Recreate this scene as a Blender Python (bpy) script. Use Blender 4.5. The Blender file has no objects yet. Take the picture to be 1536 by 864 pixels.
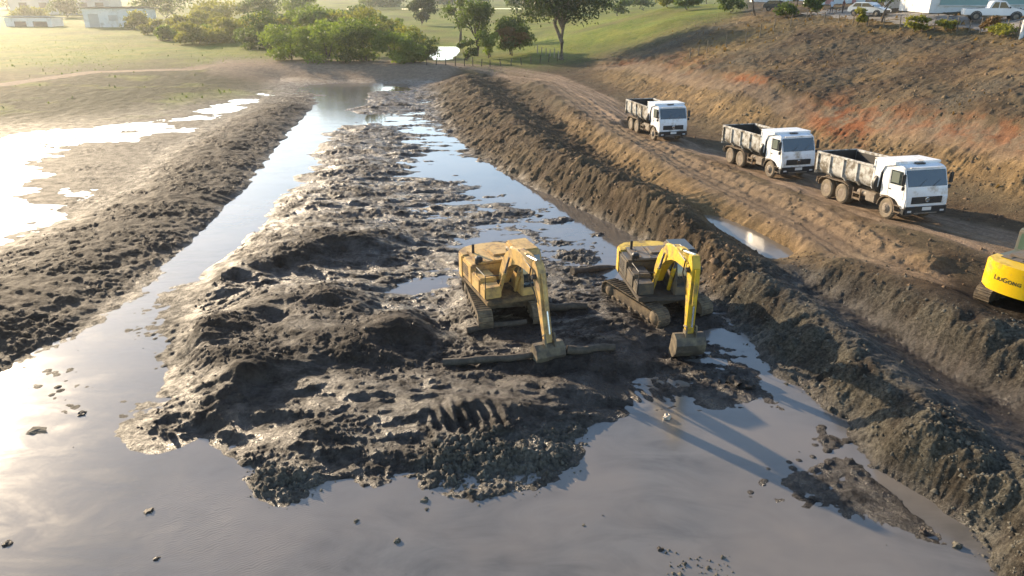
import bpy, bmesh, math, random
import numpy as np
from mathutils import Matrix, Vector, Euler
random.seed(7); RNG = np.random.default_rng(11)
scene = bpy.context.scene
COL = scene.collection
# ---------------------------------------------------------------- camera, sky, sun, exposure
CAM_H, FPX, PITCH = 12.5, 1050.0, math.radians(23.5)      # metres, focal length in photo pixels, tilt below level
SP, CP = math.sin(PITCH), math.cos(PITCH)
cam_d = bpy.data.cameras.new('camera'); cam = bpy.data.objects.new('camera', cam_d); COL.objects.link(cam)
cam.location = (0, 0, CAM_H); cam.rotation_euler = (math.pi/2 - PITCH, 0, 0)
cam_d.sensor_width = 36; cam_d.lens = 36*FPX/1536; cam_d.clip_start = .1; cam_d.clip_end = 6000
scene.camera = cam
SUN_AZ, SUN_EL = math.radians(-43), math.radians(17)
world = bpy.data.worlds.new('World'); scene.world = world; world.use_nodes = True
_n = world.node_tree.nodes; sky = _n.new('ShaderNodeTexSky'); sky.sky_type = 'NISHITA'; sky.sun_disc = False
sky.sun_elevation = SUN_EL; sky.sun_rotation = SUN_AZ; sky.air_density = 1.0; sky.dust_density = .6; sky.ozone_density = 1.2
_n['Background'].inputs[1].default_value = .15
world.node_tree.links.new(sky.outputs[0], _n['Background'].inputs[0])
sun_d = bpy.data.lights.new('sun', 'SUN'); sun_d.energy = 5.0; sun_d.angle = math.radians(.6); sun_d.color = (1, .79, .54)
sun = bpy.data.objects.new('sun', sun_d); COL.objects.link(sun)
_sd = Vector((math.sin(SUN_AZ)*math.cos(SUN_EL), math.cos(SUN_AZ)*math.cos(SUN_EL), math.sin(SUN_EL)))
sun.rotation_euler = _sd.to_track_quat('Z', 'Y').to_euler()
vs = scene.view_settings; vs.view_transform = 'Standard'; vs.look = 'None'; vs.exposure = 1.02; vs.gamma = 1
scene.cycles.use_denoising = True; scene.cycles.max_bounces = 6; scene.cycles.volume_bounces = 1
scene.cycles.sample_clamp_indirect = 8

# ---------------------------------------------------------------- pixel <-> world
def G(px, py, z=0.0):
    u, v = (px-768)/FPX, (py-432)/FPX
    t = (CAM_H-z)/(SP+v*CP)
    return np.array((u*t, t*(CP-v*SP), z))
def project(x, y, z):
    dz = z-CAM_H
    depth = np.maximum(y*CP - dz*SP, 2.0); up = y*SP + dz*CP
    return 768+FPX*x/depth, 432-FPX*up/depth

# ---------------------------------------------------------------- numpy noise
_perm = RNG.permutation(256); _perm = np.concatenate([_perm, _perm, _perm])
_ang = RNG.random(256)*2*math.pi; _gx, _gy = np.cos(_ang), np.sin(_ang)
_jx, _jy = RNG.random(256), RNG.random(256)
def perlin(x, y, seed=0):
    x = x+seed*17.3; y = y-seed*9.1
    xi = np.floor(x).astype(np.int64); yi = np.floor(y).astype(np.int64)
    fx, fy = x-xi, y-yi; xi &= 255; yi &= 255
    u = fx*fx*fx*(fx*(fx*6-15)+10); v = fy*fy*fy*(fy*(fy*6-15)+10)
    def g(ix, iy, dx, dy):
        h = _perm[_perm[ix & 255]+(iy & 255)]; return _gx[h]*dx+_gy[h]*dy
    a = g(xi, yi, fx, fy); b = g(xi+1, yi, fx-1, fy); c = g(xi, yi+1, fx, fy-1); d = g(xi+1, yi+1, fx-1, fy-1)
    return ((a+u*(b-a))*(1-v)+(c+u*(d-c))*v)*1.5
def fbm(x, y, oct=4, seed=0, gain=.5, ridged=False):
    s = 0; a = 1; tot = 0
    for k in range(oct):
        n = perlin(x*2**k, y*2**k, seed+k*3)
        s = s+a*(1-2*np.abs(n) if ridged else n); tot += a; a *= gain
    return s/tot
def lumps(x, y, seed=0):                 # rounded clods: 1 at a clod's top, 0 between
    x = x+seed*5.7; y = y+seed*3.3
    xi = np.floor(x).astype(np.int64); yi = np.floor(y).astype(np.int64)
    best = np.full(np.shape(x), 9.0)
    for i in (-1, 0, 1):
        for j in (-1, 0, 1):
            h = _perm[_perm[(xi+i) & 255]+((yi+j) & 255)]
            best = np.minimum(best, (xi+i+_jx[h]-x)**2+(yi+j+_jy[h]-y)**2)
    return np.clip(1-best*1.6, 0, 1)

# ---------------------------------------------------------------- terrain control lines: photo pixel + height above the water
CTRL = []
def line(pts, z=None, step=12):
    pts = [(p[0], p[1], p[2] if len(p) > 2 else z) for p in pts]
    for a, b in zip(pts[:-1], pts[1:]):
        n = max(1, int(math.hypot(b[0]-a[0], b[1]-a[1])/step))
        for k in range(n): CTRL.append(tuple(a[i]+(b[i]-a[i])*k/n for i in range(3)))
    CTRL.append(pts[-1])
# pool and channel
for p in [(-500,760),(-250,640),(-200,900),(0,650),(60,720),(0,820),(180,780),(330,720),(420,810),(560,790),(700,800),(840,790),(940,700),(990,790),(1060,660),(1130,640),(1200,660),(1180,600),]:
    CTRL.append((*p, -.17))
CTRL += [(1130,735,-.05),(1200,745,-.03),(1270,770,-.03),(1330,790,-.05),(1250,715,-.03),(1290,740,.0),(1000,600,-.03),(1080,580,.0),(1140,600,-.04),(1040,560,.02),(1120,560,.02),(1200,630,-.06)]
line([(-600,1000),(0,1000),(500,1000),(1000,1000),(1300,900),(1400,860)], -.2, 200)
line([(-200,780)],-.2); line([(290,400),(320,370),(390,290),(440,225),(490,170),(528,148),(545,136)], -.4)
CTRL += [(60,560,-.03),(120,560,-.04),(200,500,-.04),(240,540,-.02),(180,590,-.05),(240,470,-.03),(100,620,-.05),(150,640,-.08),(60,640,-.08)]
line([(305,365),(384,285),(434,218),(476,172)], -.3); line([(328,385),(392,310),(440,250),(478,190),(515,155)], -.3)
line([(-350,760),(-150,640),(0,552),(100,500),(200,428),(290,360),(380,272),(430,205),(465,165),(490,143)], .03)
line([(190,652),(262,578),(290,520),(284,470),(318,425),(345,380),(400,322),(440,265),(480,200),(512,165),(560,138)], .03, 30)
# left ridge and lagoon
line([(-400,700),(-120,540),(40,445),(130,385),(220,312),(300,250),(365,200),(430,155)], .6)
line([(-400,560),(-100,430),(0,378),(80,345),(190,288),(245,238),(305,198),(400,152),(432,132)], .08)
for p in [(0,300,-.04),(0,240,-.05),(30,270,-.03),(70,330,.0),(70,290,.03),(120,270,.06),(150,255,.08),(200,232,.08),(110,235,.03),(60,205,-.06),(120,200,-.05),(170,195,-.05),(220,188,-.05),(150,218,.05),(60,240,-.01),(330,160,-.10),(390,142,-.10),(360,152,-.1),(290,172,.0),(290,185,.07),(240,205,.06),(220,260,.08),(180,270,.07),(-200,300,-.08),(-400,300,-.08),(-300,400,-.05)]: CTRL.append(p)
line([(-500,215),(0,192),(150,180),(250,166),(330,150),(400,134),(430,124)], .12)
line([(-500,165),(0,158),(150,150),(280,138),(370,122)], .55)
line([(-500,140),(0,126),(140,110),(300,104)], 1.2)
line([(-500,110),(0,105),(140,100),(280,98)], 1.1)
# dyke at the far end
line([(420,121),(520,123),(600,123),(655,124)], .05, 60)
line([(330,99),(450,97.5),(560,97),(660,97.5)], 1.6, 50); line([(330,95.5),(450,94.5),(560,94),(640,94.5)], 1.6, 50)
CTRL += [(690,99,1.4),(720,101,1.2)]
line([(-600,95),(0,90),(200,88),(400,87),(600,87)], .9, 120)
CTRL += [(665,84,.55),(660,90,.55),(670,78,.6),(640,80,.9),(700,85,.9),(690,78,.9)]
for y in (70,50,30,12,2):
    for x in (-600,-200,100,350,600,760): CTRL.append((x, y, 1.0))
# island: scraped lobes
line([(300,560),(330,600),(400,570)], .55); line([(230,640),(280,600)], .25)
line([(329,407),(423,383),(483,363),(549,353)], .85); line([(289,487),(373,460),(456,447),(500,440)], 1.0)
line([(300,520),(353,502),(473,462),(540,452)], .9); line([(409,520),(509,480),(616,463)], .95)
line([(360,560),(430,535),(539,502),(619,492)], 1.0)
for p in [(350,425,.2),(420,405,.22),(500,385,.2),(330,470,.25),(420,428,.25),(540,410,.15),(420,490,.45),(500,465,.45),(560,480,.45),(520,330,.4),(460,330,.45),(440,300,.4),(480,285,.35),(520,250,.38),(500,215,.35),(540,190,.3),(560,160,.25),(575,220,.25),(570,300,.3),
 (600,380,.22),(640,360,.12),(560,470,.35),(480,560,.6),(420,620,.5),(480,640,.5),(560,590,.55),(600,560,.5),(640,600,.6),(580,640,.4),(700,600,.7),(700,570,.6),(660,540,.45),(600,520,.45),(760,620,.65),(800,590,.6),(850,620,.3),(740,660,.3),
 (640,680,.14),(720,690,.12),(800,690,.12),(850,670,.1),(420,690,.16),(430,725,.1),(500,690,.2),(560,680,.15),
 (600,195,.03),(640,165,.05),(600,145,.10),(630,135,.06),(580,150,.18),(560,142,.12),(655,150,.05),(615,170,.0),(615,235,.0),(650,205,-.05),(625,215,-.04),(690,230,-.03),(640,270,.08),(600,270,.0),(700,280,.06),(680,310,-.02),(740,300,-.02),(640,320,.0),(780,330,.02),(820,310,.02),(850,330,-.05),(840,360,-.04),(900,350,.0),(930,370,-.04),(850,395,-.05),(880,380,.01),(760,310,.04),(800,350,.03),(720,365,-.02),(690,390,.1),(600,435,-.06),(640,430,-.08),(670,440,.1),(645,480,-.08),(660,500,-.05),(640,455,.15),
 (690,470,.35),(745,470,.35),(745,510,.4),(690,530,.4),(800,500,.35),(860,440,.25),(830,470,.3),(900,470,.5),(940,500,.6),(900,530,.55),(985,460,.5),(1000,495,.3),(820,560,.35),(860,560,.45),(900,580,.2),(950,560,.15),(1030,530,-.02),(1060,500,.0),(1080,560,-.02),(1090,580,.15),(870,410,.2),(1010,430,.4),(1060,450,.15),(960,600,-.05)]: CTRL.append(p)
line([(190,655),(250,640),(310,652),(350,672),(385,735),(440,748),(490,722),(560,725),(610,705),(650,722),(720,738),(800,728),(850,705),(880,660),(890,635)], .0, 40)
# spoil bank along the pool, trench, road shoulder
line([(655,138),(668,180),(722,232),(800,277),(900,322),(960,352),(1030,398),(1060,432)], .08)
line([(700,108,1.85),(748,160,1.85),(812,215,1.85),(905,268,1.8),(990,320,1.6),(1055,362,1.2),(1110,404,1.05)])
line([(735,118),(785,160),(840,203),(920,250),(1000,300)], -.05)
line([(772,130),(842,187),(915,236),(990,288)], .0); line([(1055,335),(1120,362),(1185,390)], -.3); line([(1078,333),(1135,356),(1190,384)], -.2)
line([(800,118,1.45),(872,172,1.45),(962,226,1.3),(1060,277,.95),(1150,322,.75),(1245,382,.8)])
line([(835,128,1.05),(930,196,1.0),(1050,258,.85),(1200,328,.75),(1300,385,.9)])
line([(880,145,1.3),(1000,218,1.25),(1100,264,1.2),(1200,303,1.25),(1300,346,1.35),(1400,394,1.35)])
line([(745,102,1.1),(820,112,.9),(890,140,.8),(948,180,.75),(981,205,.82),(1040,228,.85),(1096,241,.85),(1157,262,1.05),(1241,292,1.2),(1330,322,1.5),(1430,342,1.6),(1560,375,1.7),(1800,430,1.8)])
line([(868,106,1.0),(955,138,.9),(1040,173,1.0),(1100,190,1.1),(1200,212,1.3),(1300,236,1.5),(1420,268,1.8),(1536,300,2.0),(1900,390,2.4)])
line([(950,95,2.9),(1050,120,3.16),(1100,140,3.3),(1200,165,3.07),(1300,178,3.3),(1420,200,3.7),(1536,215,4.13),(1900,270,5)])
for p in [(1200,188,2.1),(1300,205,2.4),(1420,232,2.8),(1536,252,3.3),(1480,55,8.06),(1480,80,7.3),(1480,120,6.2),(1480,160,5.25),(1300,60,7.2),(1300,90,5.9),(1300,130,4.68),(1200,120,4.55),(1200,80,6.0),(1200,45,7.64),(1050,90,4.3),(1050,62,5.7),(1040,40,6.9),(1120,70,5.9),(1120,45,7.16),(1130,25,8.3),(950,60,4.0),(900,90,2.0),(1000,30,6.8),(900,40,4.9),(880,70,2.6),(842,88,1.5),(800,60,1.4),(760,95,1.0),(1000,8,8.2),(1150,5,8.9),(1300,5,9.7),(1500,5,10.2),(1488,27,9.35),(1400,30,9.1),(1536,30,9.4),(1250,22,8.97),(1300,36,8.5),(1400,42,8.5),(1536,46,8.7),(850,20,3),(1900,100,8.5),(1900,40,10),(1900,180,6.5),(2200,300,6)]: CTRL.append(p)
# banks in the right foreground
line([(1092,470),(1172,556),(1262,622),(1312,692),(1392,742),(1462,802),(1500,870),(1540,960)], .0)
line([(1150,592),(1225,640),(1285,700),(1365,762),(1435,825)], -.03)
line([(1120,412),(1180,440),(1235,475),(1290,548),(1335,592),(1405,642),(1475,684),(1620,750)], 1.2)
line([(1330,660),(1420,715),(1500,760),(1600,830)], .75)
line([(1150,395,.5),(1250,455,.25),(1330,510,.2),(1420,568,.2),(1536,630,.25),(1700,710,.3)]); line([(1200,415,.45),(1290,465,.25),(1370,515,.2),(1460,570,.2),(1570,625,.3)])
line([(1240,392),(1300,415),(1360,448),(1420,488),(1480,514),(1560,548),(1700,600)], 1.35)
line([(1330,388),(1400,408),(1460,440),(1500,470),(1560,490),(1700,520)], 1.0); CTRL += [(1450,385,1.4),(1560,440,.9),(1650,440,1.),(1540,410,1.1)]
CT = np.array([np.append(G(a, b, c), 0) for a, b, c in CTRL])[:, :3]
far = [(r*math.sin(a), r*math.cos(a), z) for r in (450, 800, 1500) for a, z in ((-1.2,1),(-.7,1),(-.3,1),(0,1),(.3,3),(.6,8),(.9,9),(1.2,9))]
near = [(-20,-10,-.2),(0,-10,-.2),(20,-10,.3),(-25,3,-.2),(0,4,-.2),(14,6,.6),(30,10,1.2),(-40,-40,0),(40,-40,1),(0,-40,0)]
CT = np.vstack([CT, far, near])
def dom(x, y):
    yy = np.maximum(y, 4)+5
    return x/yy, np.log(yy)+np.minimum(y-4, 0)*.05
cs, ct = dom(CT[:, 0], CT[:, 1])
_d = np.sqrt((cs[:, None]-cs)**2+(ct[:, None]-ct)**2)
_A = np.zeros((len(CT)+3,)*2); N = len(CT)
_A[:N, :N] = -_d+np.eye(N)*.0006; _A[:N, N:] = np.c_[np.ones(N), cs, ct]; _A[N:, :N] = _A[:N, N:].T
_w = np.linalg.solve(_A, np.append(CT[:, 2], [0, 0, 0]))
def base_h(x, y):
    s, t = dom(np.asarray(x, float), np.asarray(y, float)); sh = s.shape; s = s.ravel(); t = t.ravel()
    out = np.empty_like(s)
    for k in range(0, len(s), 20000):
        a, b = s[k:k+20000, None], t[k:k+20000, None]
        out[k:k+20000] = -np.sqrt((a-cs)**2+(b-ct)**2)@_w[:N]+_w[N]+_w[N+1]*a[:, 0]+_w[N+2]*b[:, 0]
    return out.reshape(sh)

# ---------------------------------------------------------------- fan grid: fine near the camera, coarse to the horizon
def halfw(y): return np.maximum(y, 2)*.80+6.5
YS = np.concatenate([np.linspace(-60, 6, 12)[:-1], np.exp(np.linspace(math.log(6), math.log(11), 40))[:-1], np.exp(np.linspace(math.log(11), math.log(128), 800))[:-1], np.exp(np.linspace(math.log(128), math.log(1500), 80))])
SS = np.concatenate([-np.geomspace(6, 1.04, 12), np.linspace(-1, 1, 840), np.geomspace(1.04, 6, 12)])
YY, S2 = np.meshgrid(YS, SS, indexing='ij'); XX = S2*halfw(YY)
# the smooth height is solved on a coarser grid, then interpolated
cy = np.unique(np.concatenate([YS[::4], YS[-1:]])); cS = np.unique(np.concatenate([SS[::4], SS[-1:]]))
cY, cS2 = np.meshgrid(cy, cS, indexing='ij'); ch = base_h(cS2*halfw(cY), cY)
def bil(grid, gy, gs, y, s):
    i = np.clip(np.searchsorted(gy, y)-1, 0, len(gy)-2); j = np.clip(np.searchsorted(gs, s)-1, 0, len(gs)-2)
    fy = np.clip((y-gy[i])/(gy[i+1]-gy[i]), 0, 1); fs = np.clip((s-gs[j])/(gs[j+1]-gs[j]), 0, 1)
    return (grid[i, j]*(1-fs)+grid[i, j+1]*fs)*(1-fy)+(grid[i+1, j]*(1-fs)+grid[i+1, j+1]*fs)*fy
Z0 = bil(ch, cy, cS, YY, S2)
PX, PY = project(XX, np.maximum(YY, 7), Z0)
# ---------------------------------------------------------------- region masks (what the ground is made of, where; face and berm follow sunlit sides)
RX0, RY0, RC = -1400, -160, 4; RW, RH = 1050, 400
_rx, _ry = np.meshgrid(RX0+RC*np.arange(RW), RY0+RC*np.arange(RH))
def poly_raster(poly):
    m = np.zeros(_rx.shape, bool); x1, y1 = poly[-1]
    for x2, y2 in poly:
        if y1 != y2:
            c = ((y1 > _ry) != (y2 > _ry)) & (_rx < (x2-x1)*(_ry-y1)/(y2-y1)+x1); m ^= c
        x1, y1 = x2, y2
    return m.astype(float)
def blur(m, r):
    for ax in (0, 1):
        for _ in range(2):
            p = np.pad(m, [(r+1, r) if a == ax else (0, 0) for a in (0, 1)], mode='edge').cumsum(ax)
            m = (np.take(p, range(2*r+1, p.shape[ax]), ax)-np.take(p, range(0, p.shape[ax]-2*r-1), ax))/(2*r+1)
    return m
wx, wy = fbm(XX*.5, YY*.5, 3, 40)*14, fbm(XX*.5, YY*.5, 3, 50)*8
def samp(m, warp=1.0):
    a = np.clip((PX+wx*warp-RX0)/RC, 0, RW-1.01); b = np.clip((PY+wy*warp-RY0)/RC, 0, RH-1.01)
    i, j = b.astype(int), a.astype(int); fb, fa = b-i, a-j
    return (m[i, j]*(1-fa)+m[i, j+1]*fa)*(1-fb)+(m[i+1, j]*(1-fa)+m[i+1, j+1]*fa)*fb
def mask(polys, r=2, warp=1.0):
    m = np.zeros(_rx.shape)
    for p in polys: m = np.maximum(m, poly_raster(p))
    return samp(blur(m, r), warp)
P_meadow = [(-1400,-160),(1150,-160),(1110,18),(1040,36),(960,64),(862,90),(780,99),(700,96),(640,92),(300,93),(140,99),(0,106),(-1400,140)]
P_leftbank = [(-1400,128),(0,108),(140,106),(300,102),(420,116),(400,134),(300,150),(150,180),(0,192),(-1400,230)]
P_hill = [(870,104),(960,62),(1040,34),(1110,16),(1150,-160),(2800,-160),(2800,560),(1900,395),(1536,302),(1420,268),(1200,212),(1040,176),(955,140)]
P_soil = [(650,130),(690,104),(780,100),(865,96),(960,62),(1040,36),(1150,0),(1150,-160),(2800,-160),(2800,480),(1536,425),(1430,425),(1330,425),(1240,400),(1110,395),(1060,425),(1000,378),(900,330),(800,286),(720,244),(668,190)]
P_cut = [(872,106),(960,100),(1050,125),(1200,172),(1536,228),(1900,280),(1900,390),(1536,300),(1420,268),(1200,214),(1040,182),(958,146)]
P_face = [(830,160),(880,185),(1000,248),(1150,325),(1240,388),(1190,390),(1060,328),(980,282),(860,205)]
P_berm = [(900,165),(1000,218),(1200,302),(1420,400),(1400,415),(1180,315),(990,232),(895,180)]
P_red = [[(995,90),(1070,92),(1060,104),(995,103)],[(1400,176),(1560,205),(1560,226),(1400,200)],[(1195,168),(1265,150),(1330,170),(1400,178),(1480,196),(1480,204),(1400,192),(1330,190),(1300,200),(1290,228),(1245,222),(1225,190)]]
P_island = [(190,660),(262,575),(284,475),(345,380),(400,320),(440,265),(512,165),(560,130),(655,130),(670,185),(722,235),(800,280),(900,325),(1000,375),(1060,430),(1120,500),(1130,590),(1000,610),(890,640),(860,700),(720,745),(560,730),(440,755),(380,740),(310,655)]
P_lridge = [(-1400,1000),(-500,620),(-100,425),(0,375),(80,342),(190,286),(245,236),(305,196),(400,150),(440,128),(500,135),(430,208),(380,275),(290,362),(200,430),(100,502),(0,556),(-200,660),(-500,900)]
P_bank = [(650,135),(700,102),(760,112),(830,160),(905,215),(1050,320),(1130,400),(1060,432),(960,356),(800,280),(720,236),(664,180)]
P_gray = [(1070,430),(1110,392),(1230,398),(1330,425),(1460,470),(1700,520),(2400,700),(2400,1300),(1560,1300),(1490,860),(1400,748),(1310,694),(1255,622),(1150,556),(1090,480)]
P_trough = [(1130,395),(1200,400),(1300,450),(1380,505),(1470,560),(1700,660),(1700,760),(1500,665),(1400,600),(1320,540),(1230,460)]
P_clump = [[(615,690),(660,660),(720,650),(800,665),(830,640),(885,640),(865,690),(800,730),(720,742),(640,725)],[(375,700),(450,700),(500,720),(440,755),(380,745)],[(1000,835),(1110,830),(1100,900),(1000,900)],[(890,770),(940,762),(945,792),(900,802)],[(830,395),(900,385),(915,405),(850,420)]]
P_slurry = [(-200,700),(0,560),(100,505),(250,400),(300,420),(290,520),(262,580),(190,655),(0,720)]
grass = mask([P_meadow], 2, .4); bankg = mask([P_leftbank], 4); hill = mask([P_hill], 2, .5)
soil = mask([P_soil], 2); cut = mask([P_cut], 2, .6); face = mask([P_face], 2, .6); berm = mask([P_berm], 2)
red = mask(P_red, 3, 1.6); isl = mask([P_island], 3); lrid = mask([P_lridge], 3); bank = mask([P_bank], 3)
gray = mask([P_gray], 3); trough = mask([P_trough], 5); clump = mask(P_clump, 3); slurry = mask([P_slurry], 8); lag = mask([[(-1400,230),(0,195),(150,182),(300,152),(420,130),(400,150),(300,200),(240,240),(190,290),(80,345),(0,380),(-1400,700)]], 3)
dry = mask([[(1015,96),(1062,92),(1115,68),(1200,40),(1250,36),(1400,52),(1560,62),(1560,36),(1250,22),(1130,34),(1040,66)],[(-1400,120),(0,112),(140,104),(0,134),(-1400,160)]], 2)
dyke = mask([[(300,106),(330,92),(640,92),(700,98),(680,112),(655,126),(420,123)]], 1, .2)
def dist_line(pts):
    W = [G(*p)[:2] for p in pts]; best = np.full(XX.shape, 1e9); sd = np.zeros(XX.shape); al = np.zeros(XX.shape); acc = 0
    for a, b in zip(W[:-1], W[1:]):
        dx, dy = b-a; L = math.hypot(dx, dy); t = np.clip(((XX-a[0])*dx+(YY-a[1])*dy)/L**2, 0, 1)
        d = np.hypot(XX-a[0]-t*dx, YY-a[1]-t*dy); m = d < best
        best[m] = d[m]; sd[m] = (((XX-a[0])*dy-(YY-a[1])*dx)/L)[m]; al[m] = (acc+t*L)[m]; acc += L
    return best, sd, al
ROAD = [(300,97,1.6),(480,96,1.6),(640,96.5,1.5),(745,102,1.1),(820,114,.9),(890,145,.8),(945,183,.75),(990,205,.82),(1050,226,.85),(1120,247,.9),(1180,265,1.1),(1260,292,1.25),(1350,322,1.5),(1450,345,1.6),(1600,385,1.7),(1850,440,1.8)]
TRACK = [(745,102,1.1),(835,128,1.05),(930,196,1.05),(1050,258,1.05),(1200,328,.75),(1300,385,.9),(1370,412,1.1)]
LEDGE = [(900,93,2.3),(955,97,2.9),(1050,121,3.16),(1200,166,3.07),(1300,179,3.3),(1420,200,3.7),(1536,216,4.13),(1900,270,5)]
LROAD = [(-600,150,1.2),(-100,133,1.2),(0,127,1.2),(140,108,1.2),(300,99,1.6)]
dR, sR, aR = dist_line(ROAD); dT, sT, aT = dist_line(TRACK); dL, sL, aL = dist_line(LEDGE); dLL, sLL, _ = dist_line(LROAD)
edge = fbm(XX*.8, YY*.8, 3, 60)*.7
road = np.clip((2.6+edge-dR)/.8, 0, 1); track = np.clip((1.9+edge-dT)/.8, 0, 1); ledge = np.clip((1.3+edge-dL)/.6, 0, 1); lroad = np.clip((1.7+edge-dLL)/.6, 0, 1)
flat = np.maximum.reduce([road, track*.9, ledge*.8, lroad])
# ---------------------------------------------------------------- relief
rough = .035+.15*isl+.15*lrid+.21*bank+.05*hill+.13*cut+.06*face+.04*soil+.25*gray*(1-.85*trough)+.05*grass+.12*bankg*(1-grass)+.10*clump
rough *= (1-.75*flat)*(1-.9*dyke); rough = np.where(YY > 150, rough*.5, rough)
det = np.clip(130/np.maximum(YY, 1)-.3, 0, 1)
big = fbm(XX*.22, YY*.22, 3, 1); mid = fbm(XX*.8, YY*.8, 4, 5); midx = fbm(XX*.35+.3*mid, YY*1.1, 4, 9)
rid = fbm(XX*.5, YY*.9, 4, 13, ridged=True)-.35
l1 = lumps(XX*1.3+mid*.4, YY*1.3, 2); l2 = lumps(XX*3.1, YY*3.1+mid*.5, 7); l3 = lumps(XX*6.5, YY*6.5, 17)
fine = fbm(XX*3.5, YY*3.5, 3, 21)
dn = lumps(XX*1.9, YY*1.9, 27)
pch = np.clip(.45+2.2*fbm(XX*.28, YY*.4, 3, 31), 0, 1)      # crumbly here, smeared smooth there
pch = np.maximum(pch*np.clip(isl+lrid, 0, 1), np.clip(bank+gray*(1-trough)+cut+.4*soil, 0, 1)*(.45+.55*pch))
Z = Z0+rough*(.5*big+.75*mid*(1-.35*isl)+1.0*isl*midx+.6*rid*np.clip(.35*isl+lrid+bank+gray, 0, 1))
Z += rough*det*(.48*(l1-.4)*np.clip(bank+1.2*gray+.5*lrid+.25*isl+clump, 0, 1)*(.3+.7*pch)+pch*(1-.4*isl)*(.50*(l2-.4)+.36*(l3-.4)*np.clip(1-YY/70, 0, 1))+(.12+.3*pch)*fine)
Z += clump*det*(.09*(l2-.45)+.10*(l3-.35)+.05*l1)
Z += isl*.20*(fbm(XX*.28+.2*mid, YY*.9, 4, 33)-.02)
l0 = lumps(XX*.72+.5*mid, YY*.72+.4*big, 251); Z += (gray*(1-trough)*.34+bank*.16)*(l0-.35)*np.clip(.4+2*fbm(XX*.2, YY*.2, 2, 253), 0, 1)
Z += isl*det*.085*(fbm(XX*.55+YY*.2, YY*2.4-XX*.5, 4, 201, ridged=True)-.3)*np.clip(.4+2*fbm(XX*.2, YY*.2, 2, 203), 0, 1)
sh = mask([[(960,560),(1060,540),(1130,560),(1260,630),(1310,690),(1480,850),(1340,840),(1200,800),(1080,720),(1180,690),(1100,640),(960,620)]], 5)
Z += sh*(.06*fbm(XX*.9, YY*1.2, 5, 205, .6)+.008*(l2-.5)+.012*(l3-.4)+.042)
Z += lag*.07*fbm(XX*.16, YY*.4, 4, 181)
Z += slurry*(.055*fbm(XX*.9-YY*.5, YY*.9+XX*.4, 5, 71, .6)+.03*(l2-.45)+.028)
Z += (1-np.clip(isl+lrid+bank+gray+soil+grass+bankg, 0, 1))*(.10*(np.clip(dn-.86, 0, 1)*6)*np.clip(big*2, 0, 1))*det
# rills down the loose faces, run across the slope of the road shoulder
Z += (face*.10+cut*.12)*fbm(aT*2.2, sT*.25, 3, 81)
gully = fbm(XX*.45+.6*big, YY*.12, 4, 221, ridged=True)-.35
Z += hill*(1-cut)*(.16*gully+.22*fbm(XX*.18, YY*.18, 3, 223)+.018*np.sin(8.5*(XX*.5+YY*.25)+6*fbm(XX*.15, YY*.15, 3, 90))*np.clip(fbm(XX*.2, YY*.2, 2, 95)*3+.6, 0, 1)+.17*np.clip(fbm(XX*1.3, YY*1.3, 4, 97), -.2, 1)+.10*(l1-.4)*np.clip(fbm(XX*.2, YY*.2, 2, 98)*3, 0, 1))
# wheel ruts
def ruts(s, k): return sum(-.09*np.exp(-((s-c+.15*k)/.22)**2) for c in (-1.7,-.9,-.25,.5,1.0,1.8))
Z += road*(ruts(sR, mid)+.03*fbm(sR*3, aR*.15, 3, 101)) + track*(ruts(sT*1.1, mid)+.04*fbm(sT*3, aT*.2, 3, 105)) + ledge*ruts(sL*1.4, mid)*.6
# windrow between track and road, kerf on the road edge
Z += berm*.16*(l1+.5*l2)
tread = mask([[(645,612),(765,612),(775,645),(650,648)],[(930,598),(1000,570),(1020,590),(940,612)]], 2, .3)
Z += gray*(1-trough)*.50*fbm(XX*.42, YY*.42, 3, 241)+bank*.22*fbm(XX*.3, YY*.3, 3, 243)
Z += hill*.45*np.clip((-sL-.9)/.5, 0, 1)*np.exp(-np.maximum(-sL-1.4, 0)/3)*np.clip(.7+fbm(XX*.3, YY*.3, 2, 245), 0, 1)
red = np.maximum(red, hill*np.exp(-((sL+1.1)/.7)**2)*np.clip(.25+1.4*fbm(XX*.09, YY*.09, 3, 247), 0, 1))
Z += tread*.085*np.sin(2*math.pi*(XX*.94+YY*.34)/.36)
# ---------------------------------------------------------------- standing places of the heavy machines (ground is pressed flat there)
def heading(psi): return np.array((math.sin(psi), -math.cos(psi)))          # psi: turn from "towards the camera" to the right
def truck_pose(front, rear):                                                # pixel + height of the front and last rear wheel contacts (near side)
    f, r = G(*front), G(*rear); d = f-r; L = np.linalg.norm(d); d /= L
    left = np.array((-d[1], d[0], 0)); c = r+d*2.55+left*1.02
    return c, math.atan2(d[1], d[0]), math.asin(d[2])
TRUCKS = [truck_pose((981,209.7,.80),(947.5,194.5,.70)), truck_pose((1157,266,1.0),(1095.9,243.8,.8)), truck_pose((1328.9,326.4,1.5),(1240.5,295.6,1.2))]
EXC = {'old': dict(c=(-.38,26.0), z=.24, tyaw=math.radians(13), uyaw=math.radians(22)),
       'new': dict(c=(5.95,26.5), z=.12, tyaw=math.radians(27), uyaw=math.radians(7)),
       'lg': dict(c=(20.72,25.0), z=.86, tyaw=math.radians(118), uyaw=math.radians(118))}
def press(c, yaw, pitch, z, hl, hw, soft=.8):
    global Z
    lx = (XX-c[0])*math.cos(yaw)+(YY-c[1])*math.sin(yaw); ly = -(XX-c[0])*math.sin(yaw)+(YY-c[1])*math.cos(yaw)
    d = np.maximum(np.maximum(np.abs(lx)-hl, np.abs(ly)-hw), 0); w = np.clip(1-d/soft, 0, 1); w = w*w*(3-2*w)
    Z = Z*(1-w)+w*(z+math.tan(pitch)*lx+(Z-Z0)*.7)
for c, yaw, pit in TRUCKS: press(c, yaw, pit, c[2], 3.6, 1.3, 1.2)
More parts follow.
